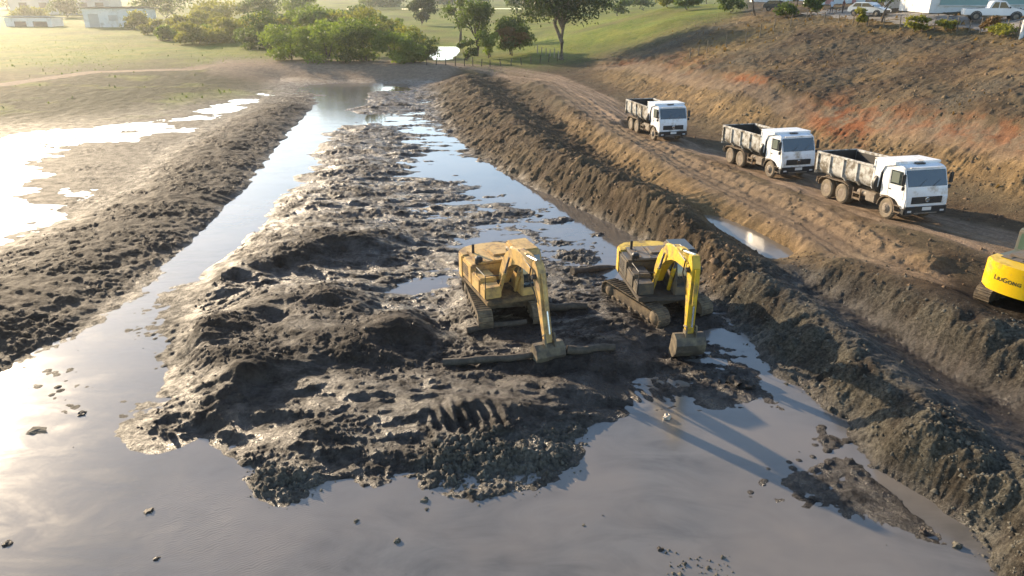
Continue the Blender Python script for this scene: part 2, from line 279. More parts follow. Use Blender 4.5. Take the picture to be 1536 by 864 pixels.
for e in EXC.values():
    h = heading(e['tyaw']); press(e['c'], math.atan2(h[1], h[0]), 0, e['z']+.16, 1.9, 1.25, .8)
# ---------------------------------------------------------------- helpers: materials
def newmat(name):
    m = bpy.data.materials.new(name); m.use_nodes = True; nt = m.node_tree; b = nt.nodes['Principled BSDF']
    return m, nt, b
def nd(nt, typ, **kw):
    n = nt.nodes.new(typ)
    for k, v in kw.items():
        if k == 'op': n.operation = v
        elif k.startswith('i_'): n.inputs[k[2:].replace('_', ' ')].default_value = v
        else: setattr(n, k, v)
    return n
def mixc(nt, fac, a, b, blend='MIX'):
    n = nt.nodes.new('ShaderNodeMix'); n.data_type = 'RGBA'; n.blend_type = blend
    for s, v in ((0, fac), (6, a), (7, b)):
        if hasattr(v, 'links'): nt.links.new(v, n.inputs[s])
        elif s == 0: n.inputs[0].default_value = v
        else: n.inputs[s].default_value = (*v, 1)
    return n.outputs[2]
def math_(nt, op, a, b=0.0, clamp=False):
    n = nt.nodes.new('ShaderNodeMath'); n.operation = op; n.use_clamp = clamp
    for s, v in ((0, a), (1, b)):
        if hasattr(v, 'links'): nt.links.new(v, n.inputs[s])
        else: n.inputs[s].default_value = v
    return n.outputs[0]
def noise(nt, scale, detail=4, rough=.6, coord='Object', stretch=None, distort=0):
    if coord == 'World': src = nd(nt, 'ShaderNodeNewGeometry').outputs['Position']
    else:                                            # shifted by the object's place, so copies do not share one stain pattern
        ad = nd(nt, 'ShaderNodeVectorMath'); ad.operation = 'ADD'; nt.links.new(nd(nt, 'ShaderNodeTexCoord').outputs[coord], ad.inputs[0]); nt.links.new(nd(nt, 'ShaderNodeObjectInfo').outputs['Location'], ad.inputs[1]); src = ad.outputs[0]
    if stretch:
        mp = nd(nt, 'ShaderNodeMapping'); mp.inputs['Scale'].default_value = stretch[:3]
        if len(stretch) > 3: mp.inputs['Rotation'].default_value[2] = stretch[3]
        nt.links.new(src, mp.inputs[0]); src = mp.outputs[0]
    n = nd(nt, 'ShaderNodeTexNoise'); n.inputs['Scale'].default_value = scale; n.inputs['Detail'].default_value = detail
    n.inputs['Roughness'].default_value = rough; n.inputs['Distortion'].default_value = distort
    nt.links.new(src, n.inputs['Vector']); return n.outputs['Fac']
def remap(nt, v, a, b, c=0., d=1.):
    n = nd(nt, 'ShaderNodeMapRange'); n.inputs[1].default_value = a; n.inputs[2].default_value = b; n.inputs[3].default_value = c; n.inputs[4].default_value = d
    nt.links.new(v, n.inputs[0]); return n.outputs[0]
def bump(nt, b, h, strength=.5, dist=.05):
    n = nd(nt, 'ShaderNodeBump'); n.inputs['Strength'].default_value = strength; n.inputs['Distance'].default_value = dist
    nt.links.new(h, n.inputs['Height']); nt.links.new(n.outputs[0], b.inputs['Normal'])
_mc = {}
def paint(name, col, rough=.5, metal=0., dirt=None, amt=.4, scale=2.5, spec=.5, bmp=0.):
    if name in _mc: return _mc[name]
    m, nt, b = newmat(name)
    b.inputs['Roughness'].default_value = rough; b.inputs['Metallic'].default_value = metal; b.inputs['Specular IOR Level'].default_value = spec
    n1 = noise(nt, scale, 6, .7); n2 = noise(nt, scale*.35, 3, .5)
    c = mixc(nt, remap(nt, n2, .3, .7), tuple(x*.88 for x in col), tuple(min(1, x*1.08) for x in col))
    if dirt:
        f = remap(nt, math_(nt, 'ADD', n1, math_(nt, 'MULTIPLY', n2, .4)), .70-.25*amt+.06, .86-.25*amt+.1)
        c = mixc(nt, f, c, dirt); nt.links.new(remap(nt, f, 0, 1, rough, .85), b.inputs['Roughness'])
    nt.links.new(c, b.inputs['Base Color'])
    if bmp: bump(nt, b, n1, bmp, .03)
    _mc[name] = m; return m
# ---------------------------------------------------------------- ground material: what kind of earth lies where, with tan painted on sunlit faces, comes from the two mask attributes
def earth_material():
    m, nt, b = newmat('earth'); L = nt.links.new
    A = nd(nt, 'ShaderNodeAttribute', attribute_name='w1'); B = nd(nt, 'ShaderNodeAttribute', attribute_name='w2'); C = nd(nt, 'ShaderNodeAttribute', attribute_name='w3')
    sa, sb, sc = (nd(nt, 'ShaderNodeSeparateColor') for _ in range(3)); L(A.outputs[0], sa.inputs[0]); L(B.outputs[0], sb.inputs[0]); L(C.outputs[0], sc.inputs[0])
    n0 = noise(nt, .25, 4, .6, 'World'); n1 = noise(nt, 1.6, 6, .65, 'World'); n2 = noise(nt, 9, 6, .7, 'World'); n3 = noise(nt, 38, 4, .7, 'World')
    v1 = remap(nt, n1, .3, .7); v0 = remap(nt, n0, .35, .65); v2 = remap(nt, n2, .35, .65)
    def two(a, c, f=v1): return mixc(nt, f, a, c)
    mud = mixc(nt, math_(nt, 'MULTIPLY', v0, v1), two((.014,.0105,.0085),(.036,.027,.020)), (.046,.030,.021))
    soil_c = mixc(nt, v0, two((.062,.041,.025),(.13,.086,.050)), two((.080,.064,.040),(.155,.120,.072)))
    tan_c = two((.16,.105,.050),(.35,.235,.112)); gray_c = two((.045,.040,.030),(.135,.122,.093), v2)
    red_c = two((.17,.060,.025),(.29,.115,.050)); road_c = two((.22,.155,.105),(.36,.265,.185))
    grass_c = mixc(nt, v0, two((.08,.115,.012),(.18,.235,.026)), two((.15,.17,.022),(.27,.26,.045)))
    dry_c = two((.14,.10,.035),(.24,.18,.06)); dark_c = two((.030,.034,.014),(.060,.062,.024))
    c = mixc(nt, sa.outputs[0], mud, soil_c); c = mixc(nt, sb.outputs[0], c, gray_c); c = mixc(nt, sa.outputs[1], c, tan_c)
    c = mixc(nt, sc.outputs[0], c, dark_c); c = mixc(nt, sa.outputs[2], c, grass_c); c = mixc(nt, sb.outputs[2], c, dry_c)
    c = mixc(nt, sb.outputs[1], c, road_c); c = mixc(nt, math_(nt, 'MULTIPLY', A.outputs['Alpha'], remap(nt, noise(nt, .55, 5, .65, 'World'), .44, .56)), c, red_c)
    c = mixc(nt, 1.0, c, mixc(nt, v2, (.72,.72,.72), (1.15,1.15,1.15)), 'MULTIPLY')
    L(c, b.inputs['Base Color'])
    # wetness: attribute (near the water line) broken up by noise
    wet = math_(nt, 'MULTIPLY', B.outputs['Alpha'], remap(nt, math_(nt, 'ADD', n1, math_(nt, 'MULTIPLY', n2, .5)), .48, .86), True)
    L(remap(nt, wet, 0, 1, .84, .22), b.inputs['Roughness']); L(remap(nt, wet, 0, 1, .10, .62), b.inputs['Specular IOR Level'])
    h = math_(nt, 'ADD', math_(nt, 'MULTIPLY', n2, 1.0), math_(nt, 'MULTIPLY', n3, .35)); geo = nd(nt, 'ShaderNodeNewGeometry'); wv = nd(nt, 'ShaderNodeTexWave'); wv.inputs['Scale'].default_value = .75; wv.inputs['Distortion'].default_value = 7; wv.inputs['Detail'].default_value = 2; wv.inputs['Detail Scale'].default_value = .25
    mp = nd(nt, 'ShaderNodeMapping'); mp.inputs['Rotation'].default_value[2] = .9; L(geo.outputs['Position'], mp.inputs[0]); L(mp.outputs[0], wv.inputs[0])
    h = math_(nt, 'ADD', h, math_(nt, 'MULTIPLY', math_(nt, 'MULTIPLY', wv.outputs['Fac'], sc.outputs[1]), .15)); bump(nt, b, h, .8, .12)
    return m
EARTH = earth_material()
# ---------------------------------------------------------------- masks -> attributes, faces -> structure objects
wetz = np.clip((.55-Z)/.5, 0, 1)*(1-.7*lag)*(1-.6*lrid)*(1-np.clip(soil+grass+bankg+road+track, 0, 1))
wetz = wetz*(1-.7*slurry*(1-isl)); wet = np.clip(np.maximum(wetz, 1.0*isl*np.clip(1.4-Z, 0, 1)*(1-.4*pch)+1.0*trough*gray+.3*lrid*np.clip(1.2-Z, 0, 1)), 0, 1)
soil_w = np.clip(np.where(bank > soil, .6*bank, soil*(1-.4*bank)), 0, 1)*(1-gray*.6); gray_b = 0; hv = fbm(XX*.13, YY*.16, 4, 231); soil_w = soil_w*(1-.55*hill*np.clip(-2.2*hv-.05, 0, 1)); tan_w = np.clip(np.maximum.reduce([hill*(1-cut)*np.clip(1.6*hv-.12, 0, .6),cut*np.clip(.55+fbm(XX*.5, YY*.5, 3, 120), 0, 1), face*.75, berm*.7, .35*bank*np.clip(mid*2, 0, 1)]), 0, 1)  # tan on shoulder face and berm paints their sunlit look into the colour
gray_w = np.clip(np.maximum(gray*(.9-.85*trough)*np.clip(.55+1.2*mid+.3*l1, 0, 1), clump*.75), 0, 1); gray_w = np.maximum.reduce([gray_w, hill*(1-cut)*np.clip(2*fbm(XX*.1, YY*.1, 3, 233)-.1, 0, .6), slurry*.5*(1-isl)*(1-lrid), lag*.28])
road_w = np.clip(np.maximum.reduce([road*np.clip(.75+fbm(sR*1.5, aR*.12, 3, 130), 0, 1), track*.45, ledge*.4, lroad, dyke*.85]), 0, 1)
grass_w = grass*np.clip(.95+.9*fbm(XX*.06, YY*.05, 4, 140), 0, 1)*(1-dyke)*(1-lroad)
dry_w = np.clip(np.maximum(dry*.8*np.clip(.6+mid, 0, 1), grass*np.clip(1.3*fbm(XX*.045, YY*.09, 4, 150)-.05, 0, 1)*.8), 0, 1)
dark_w = np.clip(bankg*.9*(1-grass)*(1-lroad)*(1-dyke), 0, 1); red_w = red
grass_w = np.maximum(grass_w, bankg*(1-dyke)*np.clip(2.4*fbm(XX*.10, YY*.14, 4, 160)-.1, 0, 1))
W1 = np.stack([soil_w, tan_w, grass_w, red_w], -1); W2 = np.stack([gray_w, road_w, dry_w, wet], -1); W3 = np.stack([dark_w, hill*(1-cut)*np.clip(.5+2*fbm(XX*.12, YY*.12, 3, 190), 0, 1), dark_w]+[np.ones_like(dark_w)], -1)
nr, nc = XX.shape
reg_names = ['mud_flat', 'meadow', 'grassy_bank', 'hillside', 'spoil_bank', 'mud_ridge', 'dyke', 'dirt_road', 'mud_island', 'mud_heaps']
regs = np.zeros(_rx.shape, int)
for k, p in ((1, P_meadow), (2, P_leftbank), (3, P_hill), (4, P_soil), (5, P_lridge), (8, P_island), (9, P_gray)):
    m = poly_raster(p) > .5
    if k == 4: m &= regs != 3
    regs[m] = k
regs[poly_raster(P_hill) > .5] = 3
fi = lambda A: (A[:-1, :-1]+A[1:, 1:])*.5
_a = np.clip(((fi(PX)-RX0)/RC+.5).astype(int), 0, RW-1); _b = np.clip(((fi(PY)-RY0)/RC+.5).astype(int), 0, RH-1)
R = regs[_b, _a]; R[fi(dyke) > .5] = 6; R[(fi(road) > .5) & (R != 6)] = 7
idx = np.arange(nr*nc).reshape(nr, nc)
quads = np.stack([idx[:-1, :-1], idx[:-1, 1:], idx[1:, 1:], idx[1:, :-1]], -1)
def mesh_np(name, V, F, smooth=True):
    V = np.ascontiguousarray(V, np.float32); F = np.ascontiguousarray(F, np.int32); me = bpy.data.meshes.new(name); k = F.shape[1]
    me.vertices.add(len(V)); me.vertices.foreach_set('co', V.ravel()); me.loops.add(F.size); me.loops.foreach_set('vertex_index', F.ravel())
    me.polygons.add(len(F)); me.polygons.foreach_set('loop_start', np.arange(0, F.size, k, dtype=np.int32))
    me.polygons.foreach_set('use_smooth', np.full(len(F), smooth)); me.update(calc_edges=True); return me
def link(name, me, mat=None, parent=None):
    o = bpy.data.objects.new(name, me); COL.objects.link(o)
    if mat is not None and me is not None and not me.materials: me.materials.append(mat)
    if parent is not None: o.parent = parent
    return o
VALL = np.stack([XX, YY, Z], -1).reshape(-1, 3); A1, A2, A3 = (w.reshape(-1, 4) for w in (W1, W2, W3))
_gx_, _gy_ = np.gradient(Z, axis=1)/np.maximum(np.gradient(XX, axis=1), 1e-6), None
_dzr, _dxr, _dyr = np.gradient(Z, axis=0), np.gradient(XX, axis=0), np.gradient(YY, axis=0)
_gy_ = (_dzr-_gx_*_dxr)/np.maximum(_dyr, 1e-6)
NALL = np.stack([-_gx_, -_gy_, np.ones_like(Z)], -1); NALL /= np.linalg.norm(NALL, axis=-1, keepdims=True); NALL = NALL.reshape(-1, 3)
for k, nm in enumerate(reg_names):
    f = quads[R == k]
    if not len(f): continue
    used, inv = np.unique(f, return_inverse=True)
    me = mesh_np(nm, VALL[used], inv.reshape(-1, 4))
    for an, A in (('w1', A1), ('w2', A2), ('w3', A3)):
        at = me.attributes.new(an, 'FLOAT_COLOR', 'POINT'); at.data.foreach_set('color', np.ascontiguousarray(A[used], np.float32).ravel())
    me.normals_split_custom_set_from_vertices(NALL[used].tolist())
    o = link(nm, me, EARTH); o['kind'] = 'structure'
def gz(x, y):
    return bil(Z, YS, SS, np.asarray(y, float), np.asarray(x, float)/halfw(np.asarray(y, float)))
def hit(px, py):                                  # where the sight line of a pixel meets the ground
    u, v = (px-768)/FPX, (py-432)/FPX; d = np.array((u, CP-v*SP, -SP-v*CP)); t = np.geomspace(8, 900, 1500)
    P = np.array((0, 0, CAM_H))+t[:, None]*d; below = P[:, 2] < gz(P[:, 0], P[:, 1]); k = int(np.argmax(below)) if below.any() else -1
    return Vector((P[k, 0], P[k, 1], float(gz(P[k, 0], P[k, 1]))))
def depth_of(p): return p[1]*CP-(p[2]-CAM_H)*SP
# ---------------------------------------------------------------- water
def water_material(name, base, rough, ripple=0.):
    m, nt, b = newmat(name); L = nt.links.new
    n0 = noise(nt, .18, 4, .6, 'World', (1, 1, 1)); n1 = noise(nt, .55, 6, .65, 'World', (.6, 1.4, 1, .5), 1.2); n2 = noise(nt, 5, 4, .6, 'World')
    c = mixc(nt, remap(nt, n1, .35, .68), base, tuple(x*.58 for x in base)); c = mixc(nt, remap(nt, n0, .4, .65), c, tuple(x*f for x, f in zip(base, (1.18,1.1,1.02))))
    L(c, b.inputs['Base Color']); L(remap(nt, n1, .3, .7, rough*.6, rough*1.7), b.inputs['Roughness']); b.inputs['IOR'].default_value = 1.42
    h = math_(nt, 'MULTIPLY', n2, .25)
    if ripple:
        geo = nd(nt, 'ShaderNodeNewGeometry'); w = nd(nt, 'ShaderNodeTexWave'); w.inputs['Scale'].default_value = 4.2; w.inputs['Distortion'].default_value = 9; w.inputs['Detail'].default_value = 3; w.inputs['Detail Scale'].default_value = .8
        mp = nd(nt, 'ShaderNodeMapping'); mp.inputs['Rotation'].default_value[2] = 1.0; L(geo.outputs['Position'], mp.inputs[0]); L(mp.outputs[0], w.inputs[0])
        sx = nd(nt, 'ShaderNodeSeparateXYZ'); L(geo.outputs['Position'], sx.inputs[0])
        dx = math_(nt, 'ADD', sx.outputs[0], 6.5); dy = math_(nt, 'SUBTRACT', sx.outputs[1], 12.5)
        r2 = math_(nt, 'ADD', math_(nt, 'MULTIPLY', dx, dx), math_(nt, 'MULTIPLY', dy, dy))
        f = math_(nt, 'MULTIPLY', remap(nt, r2, 3, 30, 1, 0), remap(nt, n0, .3, .6), True)
        h = math_(nt, 'ADD', h, math_(nt, 'MULTIPLY', math_(nt, 'MULTIPLY', w.outputs['Fac'], f), ripple))
    b.inputs['Coat Weight'].default_value = .55; b.inputs['Coat IOR'].default_value = 1.42; b.inputs['Coat Roughness'].default_value = .03 if rough < .1 else .17
    bump(nt, b, h, .35, .02); return m
SLURRY = water_material('slurry', (.160,.149,.136), .13, .5); WATER = water_material('muddy_water', (.13,.115,.10), .05)
def sheet(name, pts, z, mat):
    V = [tuple(G(a, b, z)) for a, b in pts]
    me = bpy.data.meshes.new(name); me.from_pydata(V, [], [list(range(len(V)))]); bm = bmesh.new(); bm.from_mesh(me); bmesh.ops.triangulate(bm, faces=bm.faces[:])
    for f in bm.faces:
        if f.normal.z < 0: f.normal_flip()
    bm.to_mesh(me); bm.free(); o = link(name, me, mat); o['kind'] = 'structure'; return o
crest = [(-700,860),(-120,540),(40,445),(130,385),(220,312),(300,250),(365,200),(430,155)]
sheet('lagoon_water', crest+[(436,126),(300,142),(0,172),(-700,190)], 0, WATER)
mid_line = [(450,745),(330,600),(345,520),(380,430),(440,360),(500,270),(540,190),(575,130)]
sheet('pond_water', [(575,117),(440,117),(430,155)][::1]+crest[::-1][1:]+[(-700,1500),(1560,1500),(1540,960),(1480,790),(1340,650),(1200,520),(1120,450),(1000,480),(900,560),(700,600)]+mid_line[1:], 0, SLURRY)
sheet('puddle_water', [(575,117)]+mid_line[::-1][:-1]+[(700,600),(900,560),(1000,480),(1120,450),(1050,395),(960,340),(900,300),(800,250),(720,195),(690,150),(680,117)], 0, WATER)
sheet('trench_water', [(1030,318),(1075,322),(1160,352),(1215,392),(1180,402),(1110,378),(1050,350)], .02, paint('trench_water_surface', (.17,.14,.105), .12))
sheet('stream_water', [(620,70),(700,70),(720,93),(630,95)], .7, WATER)
sheet('marsh_water', [(520,13.8),(640,14.0),(700,13.9),(720,13.6),(830,13.4),(830,12.6),(650,12.9),(520,13.2)], 1.45, WATER)
# ---------------------------------------------------------------- haze: the air between the near banks and the far fields
def haze_box():
    x0, x1, y0, y1, z0, z1 = -9500, 9500, -80, 1700, -4, 22
    V = [(x, y, z) for x in (x0, x1) for y in (y0, y1) for z in (z0, z1)]
    me = bpy.data.meshes.new('haze'); me.from_pydata(V, [], [(0,1,3,2),(4,6,7,5),(0,4,5,1),(2,3,7,6),(0,2,6,4),(1,5,7,3)])
    m = bpy.data.materials.new('haze_air'); m.use_nodes = True; nt = m.node_tree; nt.nodes.clear()
    v = nt.nodes.new('ShaderNodeVolumePrincipled'); v.inputs['Color'].default_value = (.96, .98, 1, 1); v.inputs['Density'].default_value = .00027; v.inputs['Anisotropy'].default_value = .8
    o_ = nt.nodes.new('ShaderNodeOutputMaterial'); nt.links.new(v.outputs[0], o_.inputs['Volume'])
    o = link('haze', me, m); o['kind'] = 'stuff'; o['label'] = 'thin sunlit haze over the far fields'
haze_box()
# ---------------------------------------------------------------- mesh building kit
class MB:
    def __init__(self): self.bm = bmesh.new()
    def box(self, c, s, bev=0., rot=None, taper=None):
        v = [self.bm.verts.new((0, 0, 0)) for _ in range(8)]; k = 0
        for x in (-.5, .5):
            for y in (-.5, .5):
                for z in (-.5, .5):
                    tx = ty = 1
                    if taper and z > 0: tx, ty = taper
                    p = Vector((x*s[0]*tx, y*s[1]*ty, z*s[2]))
                    if rot: p = rot @ p
                    v[k].co = p+Vector(c); k += 1
        fs = [self.bm.faces.new([v[i] for i in f]) for f in ((0,1,3,2),(4,6,7,5),(0,4,5,1),(2,3,7,6),(0,2,6,4),(1,5,7,3))]
        if bev: bmesh.ops.bevel(self.bm, geom=list({e for f in fs for e in f.edges}), offset=bev, segments=2, affect='EDGES', clamp_overlap=True)
        return self
    def prism(self, poly, a, b, axis='y', bev=0.):      # poly in the (first, third) axes, extruded along axis from a to b
        def P(p, w): return {'y': (p[0], w, p[1]), 'x': (w, p[0], p[1]), 'z': (p[0], p[1], w)}[axis]
        A = [self.bm.verts.new(P(p, a)) for p in poly]; B = [self.bm.verts.new(P(p, b)) for p in poly]; n = len(poly)
        fs = [self.bm.faces.new(A), self.bm.faces.new(B[::-1])]+[self.bm.faces.new((A[i], B[i], B[(i+1) % n], A[(i+1) % n])) for i in range(n)]
        if bev: bmesh.ops.bevel(self.bm, geom=list({e for f in fs for e in f.edges}), offset=bev, segments=2, affect='EDGES', clamp_overlap=True)
        return self
    def tube(self, a, b, r, r2=None, n=10, caps=True):
        a, b = Vector(a), Vector(b); q = (b-a).to_track_quat('Z', 'Y'); r2 = r if r2 is None else r2; R = []
        for p, rr in ((a, r), (b, r2)): R.append([self.bm.verts.new(p+q @ Vector((math.cos(2*math.pi*k/n)*rr, math.sin(2*math.pi*k/n)*rr, 0))) for k in range(n)])
        for k in range(n): self.bm.faces.new((R[0][k], R[0][(k+1) % n], R[1][(k+1) % n], R[1][k]))
        if caps: self.bm.faces.new(R[0][::-1]); self.bm.faces.new(R[1])
        return self
    def path(self, pts, r, n=7):
        pts = [Vector(p) for p in pts]; rings = []
        for i, p in enumerate(pts):
            d = (pts[min(i+1, len(pts)-1)]-pts[max(i-1, 0)]); q = d.to_track_quat('Z', 'Y'); rr = r[i] if hasattr(r, '__len__') else r
            rings.append([self.bm.verts.new(p+q @ Vector((math.cos(2*math.pi*k/n)*rr, math.sin(2*math.pi*k/n)*rr, 0))) for k in range(n)])
        for A, B in zip(rings[:-1], rings[1:]):
            for k in range(n): self.bm.faces.new((A[k], A[(k+1) % n], B[(k+1) % n], B[k]))
        self.bm.faces.new(rings[0][::-1]); self.bm.faces.new(rings[-1]); return self
    def lathe(self, prof, c, axis='y', n=24):            # prof: (radius, offset along axis)
        R = []
        for r, w in prof:
            ring = []
            for k in range(n):
                a = 2*math.pi*k/n; u, v = math.cos(a)*r, math.sin(a)*r
                p = {'y': (u, w, v), 'x': (w, u, v), 'z': (u, v, w)}[axis]; ring.append(self.bm.verts.new(Vector(p)+Vector(c)))
            R.append(ring)
        for A, B in zip(R[:-1], R[1:]):
            for k in range(n): self.bm.faces.new((A[k], A[(k+1) % n], B[(k+1) % n], B[k]))
        self.bm.faces.new(R[0][::-1]); self.bm.faces.new(R[-1]); return self
    def quad(self, a, b, c, d): self.bm.faces.new([self.bm.verts.new(p) for p in (a, b, c, d)]); return self
    def build(self, name, mat, parent=None, M=None, smooth=False, label=None):
        bmesh.ops.recalc_face_normals(self.bm, faces=self.bm.faces[:])
        if M is not None: bmesh.ops.transform(self.bm, matrix=M, verts=self.bm.verts[:])
        me = bpy.data.meshes.new(name); self.bm.to_mesh(me); self.bm.free()
        if smooth:
            me.polygons.foreach_set('use_smooth', [True]*len(me.polygons)); me.set_sharp_from_angle(angle=math.radians(38))
        o = link(name, me, mat, parent)
        if label: o['label'] = label
        return o
def thing(name, loc, rot=(0, 0, 0), label='', cat='', group=None):
    o = bpy.data.objects.new(name, None); COL.objects.link(o); o.location = loc; o.rotation_euler = rot
    o['label'] = label; o['category'] = cat; o.empty_display_size = .3
    if group: o['group'] = group
    return o
def tag(o, label, cat, group=None):
    o['label'] = label; o['category'] = cat
    if group: o['group'] = group
    return o
def copy_tree(o, parent=None):
    c = o.copy(); COL.objects.link(c); c.parent = parent
    for ch in list(o.children): copy_tree(ch, c)
    return c
# ---------------------------------------------------------------- materials of the machines
DUST = (.17,.12,.075); MUD = (.055,.042,.030)
M_white = paint('white_cab_paint', (.78,.79,.80), .3, dirt=(.42,.36,.28), amt=.15, scale=1.6)
M_body = paint('dirty_white_tipper_paint', (.50,.495,.47), .55, dirt=(.13,.108,.078), amt=.62, scale=2.6)
M_bodyin = paint('worn_tipper_lining', (.020,.018,.017), .7, dirt=(.035,.03,.022), amt=.5)
M_chassis = paint('dusty_chassis', (.055,.045,.035), .75, dirt=DUST, amt=.7)
M_tyre = paint('dusty_rubber', (.13,.105,.078), .85, dirt=(.21,.165,.11), amt=.8, scale=4)
M_rim = paint('dusty_rim', (.24,.20,.155), .6, dirt=(.14,.10,.07), amt=.5)
M_black = paint('black_plastic', (.022,.023,.025), .5, dirt=(.09,.07,.05), amt=.2)
M_chrome = paint('bright_metal', (.62,.63,.65), .25, .9)
M_plate = paint('white_plate', (.7,.7,.68), .4)
M_lamp = paint('lamp_glass', (.55,.57,.58), .1)
def glass(name, col, rough=.04):
    m, nt, b = newmat(name); b.inputs['Base Color'].default_value = (*col, 1); b.inputs['Roughness'].default_value = rough; b.inputs['Specular IOR Level'].default_value = .9
    b.inputs['Coat Weight'].default_value = .6; b.inputs['Coat Roughness'].default_value = .02; return m
M_glass = glass('tinted_glass', (.018,.028,.032)); M_paleglass = glass('pale_side_glass', (.16,.18,.15), .1)
# ---------------------------------------------------------------- tipper truck (x forward, y left, z up, wheels stand on z = 0)
def make_truck():
    t = thing('dump_truck', (0, 0, 0))
    # chassis
    m = MB()
    for y in (-.42, .42): m.box((-.4, y, .93), (6.6, .09, .26), .01)
    for x in (-3.2, -1.9, -.4, 1.2): m.box((x, 0, .92), (.12, .8, .2))
    for x in (-2.55, -1.2): m.tube((x, -.85, .52), (x, .85, .52), .11); m.lathe([(.16,-.2),(.24,0),(.16,.2)], (x, 0, .52), 'y', 14)
    m.tube((2.4, -.85, .50), (2.4, .85, .50), .08); m.box((-1.9, 0, .75), (1.8, .9, .12), .02)
    m.tube((.3, 0, 1.0), (.9, 0, 1.4), .12)
    m.build('chassis', M_chassis, t)
    # wheels
    def wheel(x, side, dual):
        w = bpy.data.objects.new('wheel', None); COL.objects.link(w); w.parent = t; w.empty_display_size = .1
        s = side; R = .52; yo = 1.17
        prof = [(R-.20, yo-.26),(R-.06, yo-.27),(R, yo-.22),(R, yo-.05),(R-.06, yo),(R-.21, yo-.01),(R-.23, yo-.03)]
        m = MB(); m.lathe([(r, s*w_) for r, w_ in prof], (x, 0, .52), 'y', 28)
        if dual: m.lathe([(r, s*(w_-.33)) for r, w_ in prof], (x, 0, .52), 'y', 28)
        for k in range(28):                                   # tread lugs
            a = 2*math.pi*k/28; m.box((x+math.cos(a)*(R+.004), s*(yo-.135), .52+math.sin(a)*(R+.004)), (.045, .2, .035), 0, Euler((0, -a, 0)).to_matrix())
        m.build('tyre', M_tyre, w, smooth=True)
        m = MB()
        if dual: m.lathe([(.29, s*(yo-.02)),(.27, s*(yo-.16)),(.16, s*(yo-.17)),(.15, s*(yo-.05)),(.09, s*(yo-.03))], (x, 0, .52), 'y', 20)
        else: m.lathe([(.31, s*(yo-.015)),(.27, s*(yo-.03)),(.22, s*(yo+.03)),(.14, s*(yo+.05)),(.12, s*(yo+.10)),(.05, s*(yo+.11))], (x, 0, .52), 'y', 20)
        for k in range(10):
            a = 2*math.pi*k/10; rr = .19; yy = s*(yo+.045 if not dual else yo-.16); m.tube((x+math.cos(a)*rr, yy-.02*s, .52+math.sin(a)*rr), (x+math.cos(a)*rr, yy+.025*s, .52+math.sin(a)*rr), .018, n=6)
        m.build('rim', M_rim, w, smooth=True)
    for s in (-1, 1):
        wheel(2.4, s, False); wheel(-1.2, s, True); wheel(-2.55, s, True)
        # rear mudguard: one long arch over both wheels
        pts = [(-3.28,.70),(-3.24,.95),(-3.02,1.14),(-2.6,1.20),(-1.9,1.17),(-1.15,1.20),(-.72,1.12),(-.52,.92),(-.48,.62)]
        m = MB(); inner = [(x*.985-.02, z-.045) for x, z in pts]; m.prism(pts+inner[::-1], s*.66, s*1.22); m.build('mudguard', M_chassis, t, smooth=True)
        # front wheel arch
        arch = [(2.4+math.cos(a)*.66, .52+math.sin(a)*.66) for a in np.linspace(.1, math.pi-.1, 10)]; ins = [(2.4+math.cos(a)*.60, .52+math.sin(a)*.60) for a in np.linspace(.1, math.pi-.1, 10)]
        m = MB(); m.prism(arch+ins[::-1], s*.82, s*1.235); m.build('wheel_arch', M_chassis, t, smooth=True)
    m = MB(); m.box((1.05, -.86, .80), (.75, .5, .5), .05); m.build('fuel_tank', M_rim, t, smooth=True)
    for y in (-.9, .9): m = MB(); m.lathe([(.05,-.48),(.17,-.45),(.17,.45),(.05,.48)], (.40, y, .86), 'x', 14); m.build('air_tank', M_rim, t, smooth=True)
    m = MB()
    for x in (-.28, .30): m.box((x, -1.12, .74), (.05, .05, .62))
    for z in (.50, .80): m.box((.0, -1.12, z), (.56, .04, .09))
    m.build('side_guard', M_chassis, t)
    m = MB(); m.box((1.0, .86, .80), (.9, .5, .55), .04); m.build('battery_box', M_chassis, t)
    m = MB(); m.box((-3.62, 0, .78), (.12, 2.2, .16), .02)
    for s in (-1, 1): m.box((-3.64, s*.92, .95), (.06, .3, .12))
    m.build('rear_bumper', M_chassis, t)
    # tipper body: shell with open top
    b = bpy.data.objects.new('tipper_body', None); COL.objects.link(b); b.parent = t; b.empty_display_size = .2
    x0, x1, zb, zt, W = -3.55, 1.22, 1.36, 2.42, 1.25
    m = MB(); m.box(((x0+x1)/2, 0, zb-.03), (x1-x0, 1.9, .1)); m.prism([(-W+.24, zb),(W-.24, zb),(W-.24, zb-.04),(-W+.24, zb-.04)], x0, x1, 'x'); m.build('floor', M_bodyin, b)
    for s in (-1, 1):
        m = MB(); prof = [(s*(W-.26), zb-.08),(s*(W-.06), zb+.10),(s*W, zb+.30),(s*W, zt),(s*(W-.05), zt),(s*(W-.055), zb+.31),(s*(W-.12), zb+.14),(s*(W-.30), zb-.02)]
        m.prism(prof, x0+.03, x1, 'x'); m.build('side_wall', M_body, b, smooth=True)
        m = MB(); m.box(((x0+x1)/2+.02, s*(W-.062), (zb+zt)/2+.17), (x1-x0-.10, .012, zt-zb-.42)); m.build('lining', M_bodyin, b)
        m = MB(); m.box(((x0+x1)/2, s*(W+.005), zt+.03), (x1-x0+.02, .13, .12), .025); m.build('top_rail', M_body, b)
        for k, x in enumerate((x0+.08, x0+1.22, x0+2.38, x0+3.54)):
            m = MB(); m.box((x, s*(W+.03), (zb+zt)/2+.05), (.14, .10, zt-zb-.06), .02)
            if 0 < k: m.prism([(s*(W+.075), zb+.2),(s*(W-.02), zb+.2),(s*(W-.3), zb-.16),(s*(W-.2), zb-.16)], x-.06, x+.06, 'x')
            m.build('rib', M_body, b)
